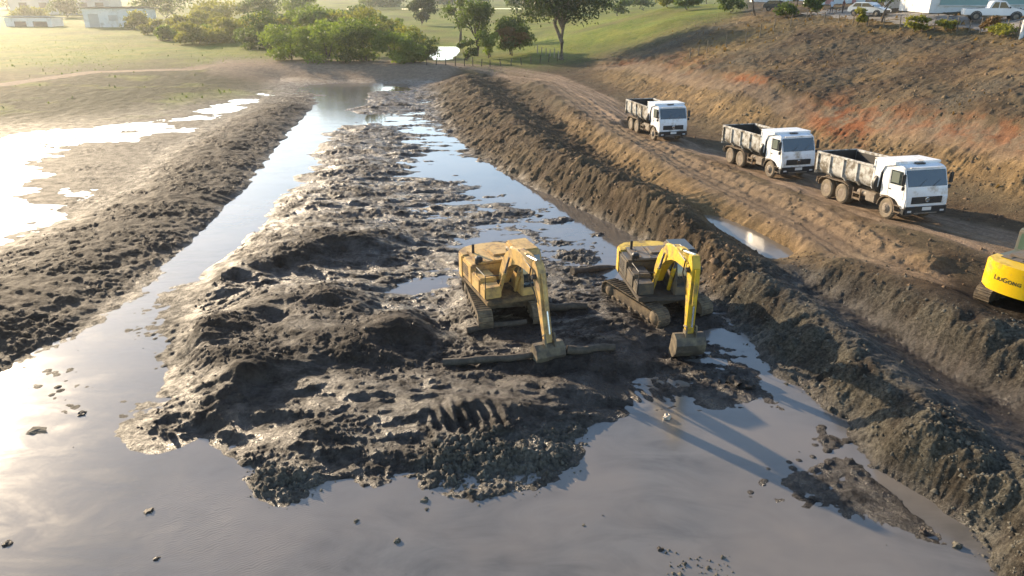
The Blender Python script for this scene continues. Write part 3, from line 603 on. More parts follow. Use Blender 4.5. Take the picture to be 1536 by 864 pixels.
    m = MB(); m.box((x0-.03, 0, (zb+zt)/2), (.08, 2*W+.12, zt-zb+.2), .02)
    for y in (-.85, -.28, .28, .85): m.box((x0-.09, y, (zb+zt)/2), (.06, .1, zt-zb))
    m.build('tailgate', M_body, b)
    m = MB(); m.box((x0+.025, 0, (zb+zt)/2+.1), (.02, 2*W-.14, zt-zb-.1)); m.build('tailgate_lining', M_bodyin, b); m = MB(); m.box((x1-.015, 0, (zb+zt)/2+.1), (.02, 2*W-.14, zt-zb)); m.build('headboard_lining', M_bodyin, b)
    m = MB(); m.prism([(-W, zb-.06),(W, zb-.06),(W+.03, zt+.35),(-W-.03, zt+.35)], x1, x1+.07, 'x')
    for s in (-1, 1):                                        # cheek plates that carry the visor
        m.prism([(x1-.02, zt-.62),(x1-.02, zt+.42),(x1+1.55, zt+.42),(x1+1.55, zt+.33),(x1+.72, zt+.05),(x1+.62, zb-.1),(x1+.02, zb-.1)] if False else [(x1-.05, zb),(x1-.05, zt+.38),(x1+.20, zt+.44),(x1+1.42, zt+.44),(x1+1.45, zt+.34),(x1+.75, zt+.18),(x1+.52, zt-.2),(x1+.42, zb+.1)], s*(W+.0), s*(W-.05))
    m.build('headboard', M_white, b)
    m = MB(); m.box((x1+.72, 0, zt+.46), (1.5, 2*W+.08, .06), .015); m.box((x1+1.46, 0, zt+.42), (.05, 2*W+.08, .13)); m.build('visor', M_white, b)
    # spare wheel standing behind the cab
    m = MB(); m.lathe([(.26,-.13),(.46,-.14),(.52,-.09),(.52,.09),(.46,.14),(.26,.13)], (1.50, -.92, 1.62), 'x', 24); m.build('spare_wheel', M_black, t, smooth=True)
    m = MB(); m.box((1.45, 0, 1.05), (.1, 1.7, .12)); m.tube((1.56, .7, .9), (1.56, .7, 2.3), .08); m.build('rear_frame', M_chassis, t)
    # cab-over cab
    c = bpy.data.objects.new('cab', None); COL.objects.link(c); c.parent = t; c.empty_display_size = .2
    CW = 1.18; X0, X1 = 1.80, 3.62
    side = [(X0, .98),(X0, 2.62),(X0+.12, 2.74),(X0+.7, 2.80),(X1-.62, 2.77),(X1-.36, 2.66),(X1-.02, 1.78),(X1+.04, 1.30),(X1+.04, .72),(X1-.28, .70),(3.10, .98),(2.95, 1.14),(2.4, 1.24),(1.95, 1.18)]
    m = MB(); m.prism(side, -CW, CW, 'y', .05); m.build('cab_shell', M_white, c, smooth=True)
    def on_front(z):                                           # x of the cab's front skin at height z
        for (xa, za), (xb, zb_) in (((X1-.36, 2.66),(X1-.02, 1.78)), ((X1-.02, 1.78),(X1+.04, 1.30)), ((X1+.04, 1.30),(X1+.04, .72))):
            if zb_ <= z <= za: return xa+(xb-xa)*(za-z)/(za-zb_)
        return X1
    m = MB(); zz = [2.58, 1.80]; m.prism([(on_front(2.58)+.022, 2.58),(on_front(1.82)+.022, 1.82),(on_front(1.82)-.02, 1.82),(on_front(2.58)-.02, 2.58)], -CW+.09, CW-.09, 'y', .008); m.build('windshield', M_glass, c)
    for y in (-.5, .3): m = MB(); m.tube((on_front(1.84)+.03, y, 1.84), (on_front(2.2)+.03, y+.5, 2.15), .012, n=5); m.build('wiper', M_black, c)
    m = MB(); m.prism([(X1+.07, 1.32),(X1+.07, .98),(X1-.02, .98),(X1-.02, 1.32)], -.86, .86, 'y', .015)
    for z in (1.05, 1.13, 1.21): m.box((X1+.075, 0, z), (.03, 1.6, .03))
    m.build('grille', M_black, c)
    m = MB(); m.lathe([(.125,0),(.125,.02),(.105,.025),(.105,.0)], (X1+.085, 0, 1.17), 'x', 24)
    for k in range(3):
        a = math.pi/2+k*2*math.pi/3; p = Vector((X1+.10, math.cos(a)*.112, 1.17+math.sin(a)*.112)); q = Vector((X1+.10, -math.sin(a)*.02, 1.17+math.cos(a)*.02)); q2 = Vector((X1+.10, math.sin(a)*.02, 1.17-math.cos(a)*.02))
        m.bm.faces.new([m.bm.verts.new(v) for v in (p, q, q2)])
    m.build('emblem', M_chrome, c)
    m = MB(); m.box((X1-.02, 0, .62), (.26, 2*CW+.08, .34), .05); m.box((X1+.08, 0, .80), (.1, 2*CW, .1), .02); m.build('bumper', M_black, c)
    m = MB(); m.box((X1+.13, .02, .74), (.02, .5, .17)); m.build('number_plate', M_plate, c)
    m = MB(); m.box((X1+.10, 0, .52), (.05, 1.3, .05)); m.build('tow_bar', M_rim, c)
    for s in (-1, 1):
        m = MB(); m.box((X1+.09, s*.92, .62), (.06, .26, .13), .02); m.build('headlight', M_lamp, c)
        m = MB(); m.prism([(2.42, 1.82),(2.42, 2.50),(3.22, 2.50),(3.42, 1.95),(3.42, 1.82)], s*(CW-.01), s*(CW+.012)); m.build('side_window', M_glass, c)
        m = MB(); m.prism([(2.50, 1.90),(2.50, 2.44),(3.02, 2.44),(3.02, 1.90)], s*(CW+.0), s*(CW+.02)); m.build('window_pane', M_paleglass, c)
        m = MB(); m.box((2.46, s*(CW+.02), 1.55), (.16, .04, .05), .01); m.build('door_handle', M_black, c)
        d = MB(); d.box((2.36, s*(CW+.002), 1.85), (.012, .012, 1.25)); d.build('door_seam', M_black, c); d = MB(); d.box((3.46, s*(CW+.002), 1.5), (.012, .012, .7)); d.build('door_seam', M_black, c)
        m = MB(); m.box((3.50, s*(CW+.16), 2.18), (.10, .20, .52), .03); m.box((3.50, s*(CW+.13), 1.74), (.08, .16, .2), .03); m.path([(3.46, s*CW, 2.52),(3.52, s*(CW+.15), 2.50),(3.52, s*(CW+.15), 2.0),(3.46, s*CW, 1.95)], .015, 5); m.build('mirror', M_black, c)
        m = MB(); m.box((3.22, s*(CW-.03), .82), (.42, .16, .05)); m.box((3.22, s*(CW-.03), .50), (.42, .14, .05)); m.box((3.02, s*(CW-.05), .66), (.04, .12, .4)); m.build('step', M_chassis, c)
        m = MB(); m.prism([(s*.88, 1.32),(s*.88, .98),(s*(CW-.03), .86),(s*(CW-.03), 1.32)], X1+.035, X1+.075, 'x'); m.build('corner_panel', M_white, c)
    m = MB(); m.box((X0+.9, 0, 2.83), (.5, .5, .06), .02); m.build('roof_hatch', M_black, c)
    m = MB(); m.box((X1-.28, 0, 2.70), (.14, 1.9, .05), .02); m.build('sun_visor', M_white, c)
    return t
truck = make_truck()
for i, ((c, yaw, pit), lab) in enumerate(zip(TRUCKS, ('white dump truck farthest up the dirt road, alone behind the other two', 'white dump truck in the middle of the row of three', 'white dump truck nearest the camera, leading the row of three'))):
    o = truck if i == 0 else copy_tree(truck)
    o.location = c; o.rotation_euler = (0, -pit, yaw); tag(o, lab, 'truck', 'dump trucks on the dirt road')
# ---------------------------------------------------------------- crawler excavator
def make_excavator(cfg, label, Mpaint, Mdark, roof_dark, arm, text=None, cabglass=None, Mhouse=None):
    Mhouse = Mhouse or Mpaint
    h = heading(cfg['tyaw']); yaw = math.atan2(h[1], h[0]); du = cfg['uyaw']-cfg['tyaw']
    t = thing('excavator', (*cfg['c'], cfg['z']), (0, 0, yaw), label, 'excavator', 'crawler excavators'); t.scale = (1, 1, 1) if text else (.96, .96, .96)
    U = Matrix.Rotation(du, 4, 'Z')
    Mtrk = paint('mud_caked_track', (.085,.065,.045), .8, dirt=(.20,.15,.09), amt=.6, scale=3, bmp=.5)
    cabglass = cabglass or M_glass
    # --- undercarriage
    Lh, R, TW, GA = 1.62, .40, .60, 1.12
    for s in (-1, 1):
        tr = bpy.data.objects.new('track', None); COL.objects.link(tr); tr.parent = t; tr.empty_display_size = .1
        per = 4*Lh+2*math.pi*R; n = 46; m = MB()
        for k in range(n):
            d = per*k/n
            if d < 2*Lh: p = (-Lh+d, 2*R); a = 0
            elif d < 2*Lh+math.pi*R: a = (d-2*Lh)/R; p = (Lh+R*math.sin(a), R+R*math.cos(a))
            elif d < 4*Lh+math.pi*R: p = (Lh-(d-2*Lh-math.pi*R), 0); a = math.pi
            else: q = (d-4*Lh-math.pi*R)/R; a = math.pi+q; p = (-Lh-R*math.sin(q), R-R*math.cos(q))
            rt = Euler((0, a, 0)).to_matrix(); up = rt @ Vector((0, 0, 1))
            cc = Vector((p[0], s*GA, p[1]+.03)); m.box(cc, (per/n*.93, TW, .035), 0, rt); m.box(cc+up*.03, (.025, TW, .05), 0, rt)
        m.build('track_belt', Mtrk, tr)
        m = MB(); m.prism([(-Lh+.1, .12),(-Lh-.0, .3),(-Lh+.1, .62),(Lh-.1, .62),(Lh+.0, .3),(Lh-.1, .12)], s*(GA-.18), s*(GA+.18), 'y', .03)
        for x in np.linspace(-1.25, 1.25, 7): m.lathe([(.09,-.24),(.13,-.2),(.13,.2),(.09,.24)], (x, s*GA, .17), 'y', 12)
        m.build('track_frame', Mtrk, tr)
        for x, nm in ((-Lh, 'sprocket'), (Lh, 'idler')):
            m = MB(); m.lathe([(.10,-.26),(.30,-.2),(.37,-.12),(.37,.12),(.30,.2),(.10,.26)], (x, s*GA, R+.03), 'y', 22); m.build(nm, Mtrk, tr, smooth=True)
    m = MB(); m.box((0, 0, .58), (1.5, 2.0, .32), .05); m.lathe([(.62,0),(.62,.2)], (0, 0, .76), 'z', 28); m.build('car_body', Mtrk, t)
    # --- upper structure (x forward, cab on its left = +y)
    zf = .98
    def part(nm, m, mat, par=t, smooth=True, label=None): return m.build(nm, mat, par, U, smooth, label)
    m = MB(); m.box((-.35, 0, zf+.08), (3.7, 2.46, .20), .03); part('slewing_platform', m, Mdark)
    # counterweight: plan outline rounded at the back
    plan = [(-1.55,-1.28)]+[(-2.05-.62*math.cos(a), 1.24*math.sin(a)) for a in np.linspace(-math.pi/2*.94, math.pi/2*.94, 17)]+[(-1.55, 1.28)]
    m = MB(); m.prism([(x, y) for x, y in plan], zf+.02, zf+1.12, 'z', .09); cw = part('counterweight', m, Mpaint)
    body = bpy.data.objects.new('engine_house', None); COL.objects.link(body); body.parent = t; body.empty_display_size = .2
    m = MB(); m.box((-.98, 0, zf+.62), (1.16, 2.5, .90), .06); m.box((.10, -.86, zf+.50), (1.0, .78, .66), .06); part('engine_cover', m, Mhouse, body)
    m = MB(); m.box((-1.12, 0, zf+1.11), (1.55, 1.9, .10), .04); m.box((-1.2, .35, zf+1.19), (.8, .9, .10), .04)
    for y in (-.6, -.2, .2, .6): m.box((-1.15, y, zf+1.17), (1.4, .03, .03))
    part('engine_hood', m, paint('grey_hood', (.16,.145,.125), .55, dirt=DUST, amt=.5) if roof_dark else Mpaint, body)
    m = MB(); m.tube((-1.55, -.75, zf+1.1), (-1.55, -.75, zf+1.55), .06); part('exhaust', m, M_black, body)
    m = MB(); m.lathe([(.16,0),(.17,.02),(.17,.24),(.10,.32)], (-.55, -.85, zf+1.05), 'z', 14); part('air_filter', m, M_black, body)
    m = MB(); m.box((.95, -.88, zf+.42), (.62, .72, .52), .05); part('tool_box', m, Mhouse, body)
    m = MB(); m.path([(1.2, -1.2, zf+.2),(1.2, -1.2, zf+1.2),(.2, -1.2, zf+1.2),(.2, -1.2, zf+.85)], .02, 6); m.path([(1.2, -.55, zf+.68),(1.2, -.55, zf+1.15),(1.2, -1.2, zf+1.2)], .02, 6); part('handrail', m, M_black, body)
    for s in (-1, 1):
        m = MB()
        for k in range(5): m.box((-1.15+.0, s*1.262, zf+.45+k*.10), (.7, .02, .04))
        part('side_louvre', m, M_black, body)
    if text:
        cu = bpy.data.curves.new('lettering', 'FONT'); cu.body = text; cu.size = .25; cu.offset = .004; cu.extrude = .002; cu.align_x = 'CENTER'; cu.align_y = 'CENTER'; cu.space_character = 1.08
        cu.small_caps_scale = .78
        for k, chh in enumerate(text): cu.body_format[k].use_small_caps = chh.islower()
        tmp = bpy.data.objects.new('tmp', cu); COL.objects.link(tmp); dg = bpy.context.evaluated_depsgraph_get(); dg.update()
        me = bpy.data.meshes.new_from_object(tmp.evaluated_get(dg)); COL.objects.unlink(tmp); bpy.data.objects.remove(tmp)
        for v in me.vertices:                                     # wrap the flat lettering on the rounded back
            y = -v.co.x+.12; x = -2.05-.62*math.sqrt(max(0, 1-(y/1.24)**2))-.005-v.co.z; v.co = U @ Vector((x, y+.0, zf+.56+v.co.y))
        o = link('lettering', me, paint('dark_lettering', (.05,.035,.02), .6), cw)
    # --- cab
    c = bpy.data.objects.new('cab', None); COL.objects.link(c); c.parent = t; c.empty_display_size = .2
    y0, y1 = .28, 1.24; prof = [(-.42, zf+.15),(-.42, zf+1.86),(-.30, zf+1.96),(.98, zf+1.96),(1.12, zf+1.84),(1.42, zf+.95),(1.44, zf+.15)]
    m = MB(); m.prism(prof, y0, y1, 'y', .04); part('cab_shell', m, Mhouse, c)
    m = MB(); m.box((.32, (y0+y1)/2, zf+1.975), (1.3, .84, .05), .02); part('cab_roof', m, paint('dark_cab_roof', (.05,.055,.06), .35) if roof_dark else Mpaint, c)
    m = MB(); m.prism([(1.155, zf+1.78),(1.435, zf+.95),(1.455, zf+.55),(1.435, zf+.55),(1.41, zf+.95),(1.13, zf+1.78)], y0+.08, y1-.08); part('front_window', m, cabglass, c)
    for yy, s in ((y0, -1), (y1, 1)):
        m = MB(); m.prism([(.42, zf+.98),(.42, zf+1.80),(1.04, zf+1.80),(1.30, zf+.98)], yy-.012, yy+.012); part('side_window', m, cabglass, c)
        m = MB(); m.prism([(-.32, zf+1.02),(-.32, zf+1.78),(.32, zf+1.78),(.32, zf+1.02)], yy-.012, yy+.012); part('side_window', m, cabglass, c)
    m = MB(); m.box((-.425, (y0+y1)/2, zf+1.45), (.02, .72, .62), .01); part('rear_window', m, cabglass, c)
    m = MB(); m.box((.38, y1+.008, zf+.9), (.015, .015, 1.5)); m.box((.50, y1+.02, zf+.85), (.14, .03, .04)); part('door', m, M_black, c)
    # --- boom, stick, bucket in the vertical plane y = yb
    yb, bw = -.12, .20
    P = [Vector((p[0], 0, p[1])) for p in (arm['foot'], arm['apex'], arm['joint'], arm['pin'])]
    F, A_, J, K = P
    def strip(cl, hw_):                                           # centre line + half depth -> side outline
        up, dn = [], []
        for i, p in enumerate(cl):
            d = (cl[min(i+1, len(cl)-1)]-cl[max(i-1, 0)]).normalized(); nrm = Vector((-d.z, 0, d.x)); up.append(p+nrm*hw_[i]); dn.append(p-nrm*hw_[i])
        return [(q.x, q.z) for q in up+dn[::-1]]
    def bez(a, b, c_, n=9): return [a*(1-k)**2+b*2*k*(1-k)+c_*k*k for k in np.linspace(0, 1, n)]
    ctrl = A_*2-(F+J)*.5; cl = bez(F, ctrl*.85+A_*.15, J); hw_ = [.13,.20,.26,.30,.31,.29,.25,.21,.15]
    bo = bpy.data.objects.new('boom', None); COL.objects.link(bo); bo.parent = t; bo.empty_display_size = .2
    m = MB(); m.prism(strip(cl, hw_), yb-bw, yb+bw, 'y', .025); part('boom_beam', m, Mpaint, bo)
    for q in (J, F): m = MB(); m.tube((q.x, yb-.31, q.z), (q.x, yb+.31, q.z), .095); part('boom_pin', m, M_black, bo)
    mid_ = cl[4]
    for s in (-1, 1):
        a = Vector((F.x+.42, yb+s*.36, zf+.22)); b_ = Vector((mid_.x, yb+s*.28, mid_.z-.02)); q = a.lerp(b_, .58)
        m = MB(); m.tube(a, q, .085, n=12); part('lift_cylinder', m, Mpaint, bo); m = MB(); m.tube(q, b_, .05, n=10); part('lift_rod', m, M_chrome, bo)
    d = (J-K).normalized(); nrm = Vector((d.z, 0, -d.x))          # nrm points away from the machine
    if nrm.x < 0: nrm = -nrm
    top = J+d*.55+nrm*(-.02); st = bpy.data.objects.new('stick', None); COL.objects.link(st); st.parent = t; st.empty_display_size = .2
    cl2 = [top, J+d*.18, J-d*.25, J.lerp(K, .5), K]; m = MB(); pts = strip(cl2, [.15,.27,.25,.17,.10]); m.prism(pts, yb-.155, yb+.155, 'y', .02); part('stick_beam', m, Mpaint, st)
    # stick cylinder on top of the boom
    n3 = cl[3]+Vector((0, 0, .42)); m = MB(); q = n3.lerp(top, .62); m.tube((n3.x, yb, n3.z), (q.x, yb, q.z), .10, n=12); m.box((n3.x, yb, n3.z-.08), (.24, .14, .2)); part('stick_cylinder', m, Mpaint, bo)
    m = MB(); m.tube((q.x, yb, q.z), (top.x, yb, top.z), .055, n=10); part('stick_rod', m, M_chrome, bo)
    a = J+nrm*.34+d*.1; b_ = J.lerp(K, .86)+nrm*.26; q = a.lerp(b_, .62); m = MB(); m.tube((a.x, yb, a.z), (q.x, yb, q.z), .08, n=12); part('bucket_cylinder', m, Mpaint, st)
    m = MB(); m.tube((q.x, yb, q.z), (b_.x, yb, b_.z), .045, n=10); part('bucket_rod', m, M_chrome, st)
    for s in (-1, 1):
        m = MB(); m.path([cl[5]+Vector((0, yb+s*.12, .30)), J+Vector((-.25, yb+s*.24, .25)), J+Vector((-.35, yb+s*.26, -.25)), J.lerp(K, .25)+Vector((-.22, yb+s*.2, 0)), J.lerp(K, .4)+Vector((-.1, yb+s*.19, 0))], .028, 6); part('hose', m, M_black, st)
    # bucket: shell hanging from the pin, mouth towards the machine
    bk = bpy.data.objects.new('bucket', None); COL.objects.link(bk); bk.parent = t; bk.empty_display_size = .2
    ca = arm.get('curl', 0.); Rb = Matrix.Rotation(ca, 3, 'Y')*.9; BW = .52
    Mb = paint('muddy_bucket_steel', (.075,.060,.045), .6, dirt=(.20,.16,.10), amt=.6, bmp=.3)
    outer = [(-.18,.02),(.05,.10),(.32,.0),(.46,-.28),(.42,-.62),(.20,-.92),(-.18,-1.12),(-.42,-1.18)]
    def loc(p, y): v = Rb @ Vector((p[0], 0, p[1])); return (K.x+v.x, y, K.z-.06+v.z)
    m = MB(); th = .045; inner = [(x-.045 if k < 6 else x, z+(.05 if k > 3 else -.03)) for k, (x, z) in enumerate(outer)]
    for A2_, B2_ in zip(range(len(outer)-1), range(1, len(outer))):
        o1, o2, i1, i2 = outer[A2_], outer[B2_], inner[A2_], inner[B2_]
        m.quad(loc(o1, yb-BW), loc(o2, yb-BW), loc(o2, yb+BW), loc(o1, yb+BW)); m.quad(loc(i1, yb-BW), loc(i1, yb+BW), loc(i2, yb+BW), loc(i2, yb-BW))
    part('bucket_shell', m, Mb, bk, False)
    for s in (-1, 1):
        m = MB(); A3_ = [m.bm.verts.new(loc(p, yb+s*BW)) for p in outer]; B3_ = [m.bm.verts.new(loc(p, yb+s*(BW+.05))) for p in outer]; n = len(outer)
        m.bm.faces.new(A3_); m.bm.faces.new(B3_[::-1])
        for k in range(n): m.bm.faces.new((A3_[k], B3_[k], B3_[(k+1) % n], A3_[(k+1) % n]))
        part('side_plate', m, Mb, bk, False)
    for k in range(5):
        y = yb+(-.44+k*.22); m = MB(); tip = [(-.40,-1.13),(-.40,-1.21),(-.68,-1.24),(-.68,-1.22)]
        A3_ = [m.bm.verts.new(loc(p, y-.055)) for p in tip]; B3_ = [m.bm.verts.new(loc(p, y+.055)) for p in tip]
        m.bm.faces.new(A3_); m.bm.faces.new(B3_[::-1])
        for q in range(4): m.bm.faces.new((A3_[q], B3_[q], B3_[(q+1) % 4], A3_[(q+1) % 4]))
        part('tooth', m, Mb, bk, False)
    for s in (-1, 1):
        m = MB(); m.box((K.x+.06, yb+s*.17, K.z-.02), (.34, .04, .34), .01); m.tube((b_.x, yb+s*.19, b_.z), (K.x+.25, yb+s*.19, K.z-.05), .04, n=6); m.tube((b_.x, yb+s*.19, b_.z), (K.x-.05, yb+s*.19, K.z+.30), .04, n=6)
        part('bucket_linkage', m, Mb, bk, False)
    return t
Y_old = paint('faded_orange_yellow_paint', (.62,.40,.13), .5, dirt=(.26,.17,.09), amt=.55, scale=2.0)
Y_new = paint('bright_yellow_paint', (.66,.43,.025), .42, dirt=(.20,.14,.06), amt=.42, scale=2.0)
Y_lg = paint('glossy_yellow_paint', (.80,.50,.01), .28, dirt=(.3,.2,.05), amt=.1, scale=1.6)
D_old = paint('muddy_yellow_frame', (.22,.14,.06), .65, dirt=MUD, amt=.6); D_new = paint('muddy_dark_frame', (.06,.05,.042), .65, dirt=MUD, amt=.6)
make_excavator(EXC['old'], 'faded orange-yellow excavator digging on the mud island, nearer the left', Y_old, D_old, False, dict(foot=(.42,1.5), apex=(1.75,3.15), joint=(4.0,3.1), pin=(4.85,.80), curl=.25))
make_excavator(EXC['new'], 'bright yellow excavator with dark cab roof digging on the mud island', Y_new, D_new, True, dict(foot=(.42,1.5), apex=(1.7,3.25), joint=(4.1,3.4), pin=(4.3,.92), curl=.05), Mhouse=paint('dark_grey_housing', (.075,.066,.055), .5, dirt=(.16,.12,.07), amt=.4))
make_excavator(EXC['lg'], 'glossy yellow excavator seen from behind at the right edge, lettered counterweight', Y_lg, D_new, True, dict(foot=(.42,1.5), apex=(2.6,4.2), joint=(5.2,3.6), pin=(6.2,1.4), curl=.1), text='LiuGong', cabglass=glass('greenish_glass', (.10,.15,.10), .08), Mhouse=paint('grey_green_cab', (.13,.145,.115), .5, dirt=DUST, amt=.3))
# ---------------------------------------------------------------- clods and crumbs
def ico():
    bm = bmesh.new(); bmesh.ops.create_icosphere(bm, subdivisions=1, radius=1); V = np.array([v.co[:] for v in bm.verts]); F = np.array([[v.index for v in f.verts] for f in bm.faces]); bm.free(); return V, F
IV, IF = ico()
bm0 = bmesh.new(); bmesh.ops.create_icosphere(bm0, subdivisions=2, radius=1); IV2 = np.array([v.co[:] for v in bm0.verts]); IF2 = np.array([[v.index for v in f.verts] for f in bm0.faces]); bm0.free()
def blob_field(name, P, S, mat, label, squash=.7, tetra=True):
    n = len(P); base = np.array([(1,0,-.2),(-.5,.87,-.3),(-.5,-.87,-.25),(.2,.1,.9),(-.3,.2,.75),(.1,-.4,.7)]); fac = np.array([(0,1,3),(1,4,3),(1,2,4),(2,5,4),(2,0,5),(0,3,5),(3,4,5)])
    jit = 1+RNG.normal(0, .25, (n, 6, 1)); a = RNG.random(n)*6.28; ca, sa = np.cos(a), np.sin(a)
    V = base[None]*jit*S[:, None, None]; x = V[..., 0]*ca[:, None]-V[..., 1]*sa[:, None]; y = V[..., 0]*sa[:, None]+V[..., 1]*ca[:, None]
    V = np.stack([x, y, V[..., 2]*squash], -1)+P[:, None]; F = (fac[None]+np.arange(n)[:, None, None]*6).reshape(-1, 3)
    o = link(name, mesh_np(name, V.reshape(-1, 3), F, True), mat); o['kind'] = 'stuff'; o['label'] = label; return o
def scatter(n, dens, ymax=110):
    y = np.exp(RNG.uniform(math.log(9), math.log(ymax), n*3)); s = RNG.uniform(-1, 1, n*3); x = s*halfw(y)
    d = bil(dens, YS, SS, y, s); k = RNG.random(n*3) < d; x, y = x[k][:n], y[k][:n]; return x, y, gz(x, y)
def soil_mat(name, a, b, rough=.8, spec=.2):
    m, nt, bb = newmat(name); n1 = noise(nt, 1.3, 4, .6, 'World'); n2 = noise(nt, 14, 4, .7, 'World'); bb.inputs['Roughness'].default_value = rough; bb.inputs['Specular IOR Level'].default_value = spec
    nt.links.new(mixc(nt, remap(nt, math_(nt, 'ADD', math_(nt, 'MULTIPLY', n1, .6), math_(nt, 'MULTIPLY', n2, .4)), .4, .6), a, b), bb.inputs['Base Color']); bump(nt, bb, n2, .6, .03); return m
C_mud = soil_mat('dark_mud_clod', (.014,.011,.009), (.045,.033,.024), .6, .3); C_gray = soil_mat('pale_grey_clod', (.055,.048,.036), (.15,.135,.104)); C_soil = soil_mat('brown_soil_clod', (.08,.053,.033), (.18,.12,.07)); C_tan = soil_mat('tan_soil_clod', (.10,.075,.045), (.22,.16,.092))
x, y, z = scatter(24000, np.clip((isl+lrid)*pch*.8*(Z > .03), 0, 1)); blob_field('mud_crumbs', np.c_[x, y, z], RNG.gamma(2, .014, len(x))+.010+.0006*y, C_mud, 'dark mud crumbs over the churned island and ridge')
x, y, z = scatter(30000, np.clip(np.maximum(gray*(1-trough)*(.15+.85*pch), clump)*(Z > -.08), 0, 1), 45); blob_field('grey_crumbs', np.c_[x, y, np.maximum(z, 0)], RNG.gamma(1.6, .018, len(x))+.010, C_gray, 'pale grey crumbs of drying mud')
x, y, z = scatter(500, np.clip(.03*(1-isl)*(1-lrid)*(Z < -.02)*(YY < 30), 0, 1), 30); blob_field('floating_crumbs', np.c_[x, y, np.zeros(len(x))], RNG.gamma(1.5, .014, len(x))+.008, C_gray, 'small crumbs scattered over the muddy pool')
x, y, z = scatter(22000, np.clip(bank*.9+.25*soil*(1-road)*(1-track)*(1-hill), 0, 1)*(Z > .05)); blob_field('soil_crumbs', np.c_[x, y, z], RNG.gamma(1.7, .026, len(x))+.010+.0006*y, C_soil, 'loose brown soil crumbs on the spoil bank')
x, y, z = scatter(9000, np.clip(hill*(1-ledge)*(.3+.7*np.clip(-mid*2, 0, 1)), 0, 1)); blob_field('dark_hill_crumbs', np.c_[x, y, z], RNG.gamma(1.6, .028, len(x))+.012+.0006*y, C_soil, 'dark soil clods over the bare hillside')
x, y, z = scatter(24000, np.clip(hill*(.35+.65*np.clip(mid*2, 0, 1))+.6*cut+.5*berm, 0, 1)*(1-ledge)); blob_field('hill_crumbs', np.c_[x, y, z], RNG.gamma(1.6, .022, len(x))+.012+.0005*y, C_tan, 'tan soil crumbs over the bare hillside')
def clod(px, py, r, mat, label, squash=.6, seed=0):
    r *= .75
    p = hit(px, py); z = max(p.z, -.02); n = 1+.5*perlin(IV2[:, 0]*1.9+seed*3.1, IV2[:, 1]*1.9+IV2[:, 2]*1.5, seed)+.5*perlin(IV2[:, 0]*4.3+seed, IV2[:, 1]*4.3-IV2[:, 2]*3.7, seed+5)
    V = IV2*n[:, None]*np.array((r*1.15, r, r*squash)); o = link('mud_clod', mesh_np('mud_clod', V, IF2, False), mat); o.location = (p.x, p.y, z+r*squash*.35); o.rotation_euler = (0, 0, seed); return tag(o, label, 'clod', 'clods lying on the pool')
clod(1000,631,.16, soil_mat('pale_wet_clod', (.42,.33,.24), (.62,.52,.40), .25, .6), 'pale round lump standing in the pool below the right bucket', .95, 1)
clod(124,622,.16, C_mud, 'dark clod at the mouth of the channel on the left', .55, 2); clod(56,650,.3, C_gray, 'wide pale clod in the pool near the left edge', .22, 3)
clod(637,756,.12, C_gray, 'lone clod in the pool below the island clump', .7, 4); clod(640,771,.07, C_gray, 'small clod just below the lone clod', .7, 5)
clod(597,822,.10, C_gray, 'upright pale clod near the bottom, left of centre', .9, 6); clod(226,775,.14, C_mud, 'flat dark clod beside the ripples in the lower left', .5, 7)
clod(1100,575,.36, C_mud, 'large dark mud lump right of the right bucket', .6, 8); clod(1118,580,.3, C_mud, 'dark mud lump beside the largest lump', .6, 9); clod(1435,822,.13, C_gray, 'grey clod near the lower right bank', .8, 10)
clod(1386,800,.13, C_mud, 'low dark clod at the lower right water edge', .6, 11); clod(14,825,.14, C_mud, 'dark clod in the lower left corner', .5, 12); clod(237,848,.1, C_mud, 'small round dark clod at the bottom left', .5, 13)
clod(875,797,.07, C_gray, 'tiny clod left of the crumb patch in the pool', .6, 14); clod(990,833,.1, C_mud, 'small clod at the bottom, right of centre', .6, 15); clod(535,790,.09, C_gray, 'pale small clod in the lower pool, left of the upright one', .7, 16)
# ---------------------------------------------------------------- timber mats: logs laid under the machines
M_bark = paint('mud_caked_bark', (.10,.078,.055), .8, dirt=MUD, amt=.7, scale=6, bmp=.8)
def log(a, b, r, label, dz=.5):
    A, B = hit(*a), hit(*b); A.z += r*dz; B.z += r*dz; n = 9; pts = []; rr = []
    for k in range(n):
        t = k/(n-1); p = A.lerp(B, t); p.z += .03*math.sin(t*9+A.x); p.y += .05*math.sin(t*5+A.y); pts.append(p); rr.append(r*(1-.2*t)*(1+.08*math.sin(k*2.3)))
    m = MB(); m.path([p-A for p in pts], rr, 10); o = m.build('log', M_bark, None, None, True); o.location = A; tag(o, label, 'log', 'logs laid in the mud')
log((664,549),(803,537),.15, 'long pale log lying left of the left bucket', .8); log((850,532),(922,526),.16, 'log to the right of the left bucket', .8); log((815,467),(880,461),.17, 'short log between the two excavators'); log((858,411),(930,404),.18, 'log behind the right excavator track, in the puddle edge'); log((700,498),(790,486),.14, 'dark log in the shade in front of the left tracks', .6)
